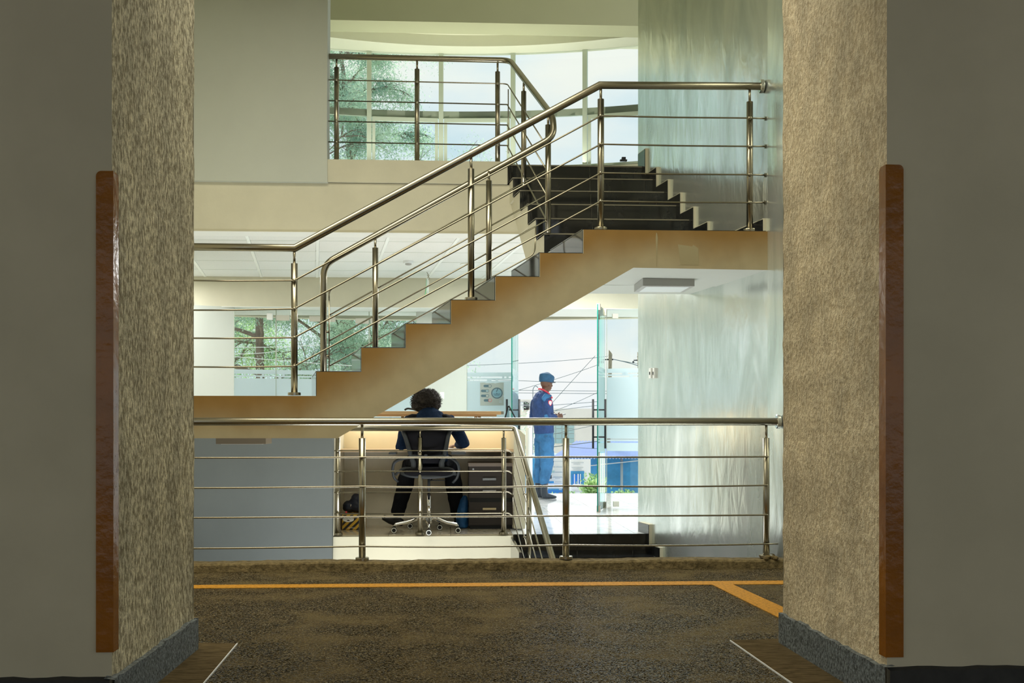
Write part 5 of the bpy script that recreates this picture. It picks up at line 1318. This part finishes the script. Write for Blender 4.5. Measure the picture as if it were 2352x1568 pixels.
far = thing('building', 'white flat roofed block with roof tanks left of the guard', 'building', (PD(1210, 930, 80).x, 80, GZ))
MB().box((PD(1180, 930, 80).x, 80, GZ), (PD(1234, 930, 80).x, 88, PD(1210, 917, 80).z)).obj('wall', M_bwhite, far)
for x in (1198, 1208, 1222): MB().lathe((PD(x, 940, 79.9).x, 79.9, PD(1210, 941, 80).z), [(.2, 0), (.2, .45), (.1, .55)], 12).obj('tank', M_inkblack if x == 1208 else M_bgrey, far)
MB().box((PD(1196, 930, 79.8).x, 79.7, PD(1210, 931, 80).z), (PD(1220, 930, 79.8).x, 79.8, PD(1210, 929, 80).z)).obj('rail', M_greyink, far)
# lamp gantry behind guard
o = setp(MB().tube(arcpts([PD(1224, 1130, 45), PD(1224, 892, 45), PD(1230, 885, 45), PD(1236, 890, 45)], .08), .013, 8).obj('street_lamp', M_wire), 'thin curved lamp post behind the guard', 'lamp post')
b = TX(1214, 50); shrub('small grey green tree left of the guard', Vector((b.x, b.y, GZ)), Vector((.9, .5, 4.6)), 1600, M_leaf, 21, 'tree')
# poles and wires
def pole(label, pxt, pyt, pxb, d, r):
    t_ = PD(pxt, pyt, d); b_ = PD(pxb, 1300, d); b_.z = GZ
    o = thing('utility_pole', label, 'utility pole', b_); mb = MB().tube([b_, b_.lerp(t_, .5), t_], [r*1.15, r, r*.9], 12)
    mb.v[-12:] = [tuple(Vector(p_)+Vector((0, 0, (Vector(p_).x-t_.x)*-1.2))) for p_ in mb.v[-12:]]
    mb.obj('timber', M_pole, o); MB().tube([t_-Vector((.25, .0, .28)), t_-Vector((-.1, 0, .28))], .03, 8).obj('bracket', M_plastic, o); MB().lathe(t_-Vector((.27, 0, .42)), [(.03, 0), (.05, .04), (.03, .10)], 10).obj('insulator', M_plastic, o)
    MB().lathe(t_-Vector((0, 0, .12)), [(r*.98, -.02), (r*1.0, .02)], 12).obj('band', M_steel, o)
pole('tall leaning timber utility pole seen through the right door glass', 1402, 808, 1393, 42, .075)
pole('shorter weathered timber pole rising behind the frosted pane', 1468, 813, 1476, 52, .10)
wires = [((980, 842), (1230, 832), (1396, 818), 'long cable crossing the sky to the tall pole'),
         ((1255, 940), (1300, 890), (1367, 817), 'steep cable rising from the guard to the upper cable'),
         ((1190, 896), (1290, 866), (1372, 838), 'cable slanting up across the cap of the guard'),
         ((1120, 871), (1280, 877), (1376, 878), 'level cable just above the guard head'),
         ((1190, 896), (1300, 897), (1490, 899), 'level cable at the height of the guard collar'),
         ((1190, 902), (1300, 903), (1490, 905), 'second level cable just below the collar cable'),
         ((1268, 945), (1320, 925), (1374, 900), 'cable slanting up between guard and right door'),
         ((1200, 935), (1300, 928), (1374, 922), 'dashed looking cable above the skyline'),
         ((1245, 948), (1310, 938), (1390, 929), 'low cable running to the tall pole'),
         ((1404, 824), (1440, 832), (1466, 840), 'thick cable from the tall pole to the short pole'),
         ((1404, 824), (1430, 829), (1466, 835), 'thin cable between the two poles'),
         ((1260, 1027), (1320, 1020), (1374, 1013), 'dark cable hanging across the blue roof'),
         ((1290, 1022), (1320, 1027), (1374, 1030), 'lower dark cable on the blue roof'),
         ((1250, 1001), (1310, 988), (1372, 975), 'cable crossing the green windows')]
for i, (a, m_, b, lb) in enumerate(wires):
    d = 41 if i not in (9, 10) else 44; r_ = .010 if i not in (9, 11) else .016
    if i >= 11: d = 38
    pts = []
    for k in range(13):
        t = k/12; px = (1-t)**2*a[0]+2*t*(1-t)*(2*m_[0]-.5*a[0]-.5*b[0])+t*t*b[0]; py = (1-t)**2*a[1]+2*t*(1-t)*(2*m_[1]-.5*a[1]-.5*b[1])+t*t*b[1]; pts.append(PD(px, py, d))
    setp(MB().tube(pts, r_, 5, cap=False).obj('overhead_cable', M_wire), lb, 'cable', 'overhead cables')
for i, (a, b, lb) in enumerate((((530, 797), (760, 790), 'upper cable in front of the trees'), ((530, 818), (1000, 850), 'middle pale cable sagging in front of the trees'), ((520, 812), (640, 806), 'short pale cable in front of the left tree'))):
    pts = [PD(a[0]+(b[0]-a[0])*k/8, a[1]+(b[1]-a[1])*k/8+3*math.sin(math.pi*k/8), 22) for k in range(9)]
    setp(MB().tube(pts, .007, 5, cap=False).obj('overhead_cable', M_paper), lb, 'cable', 'overhead cables')
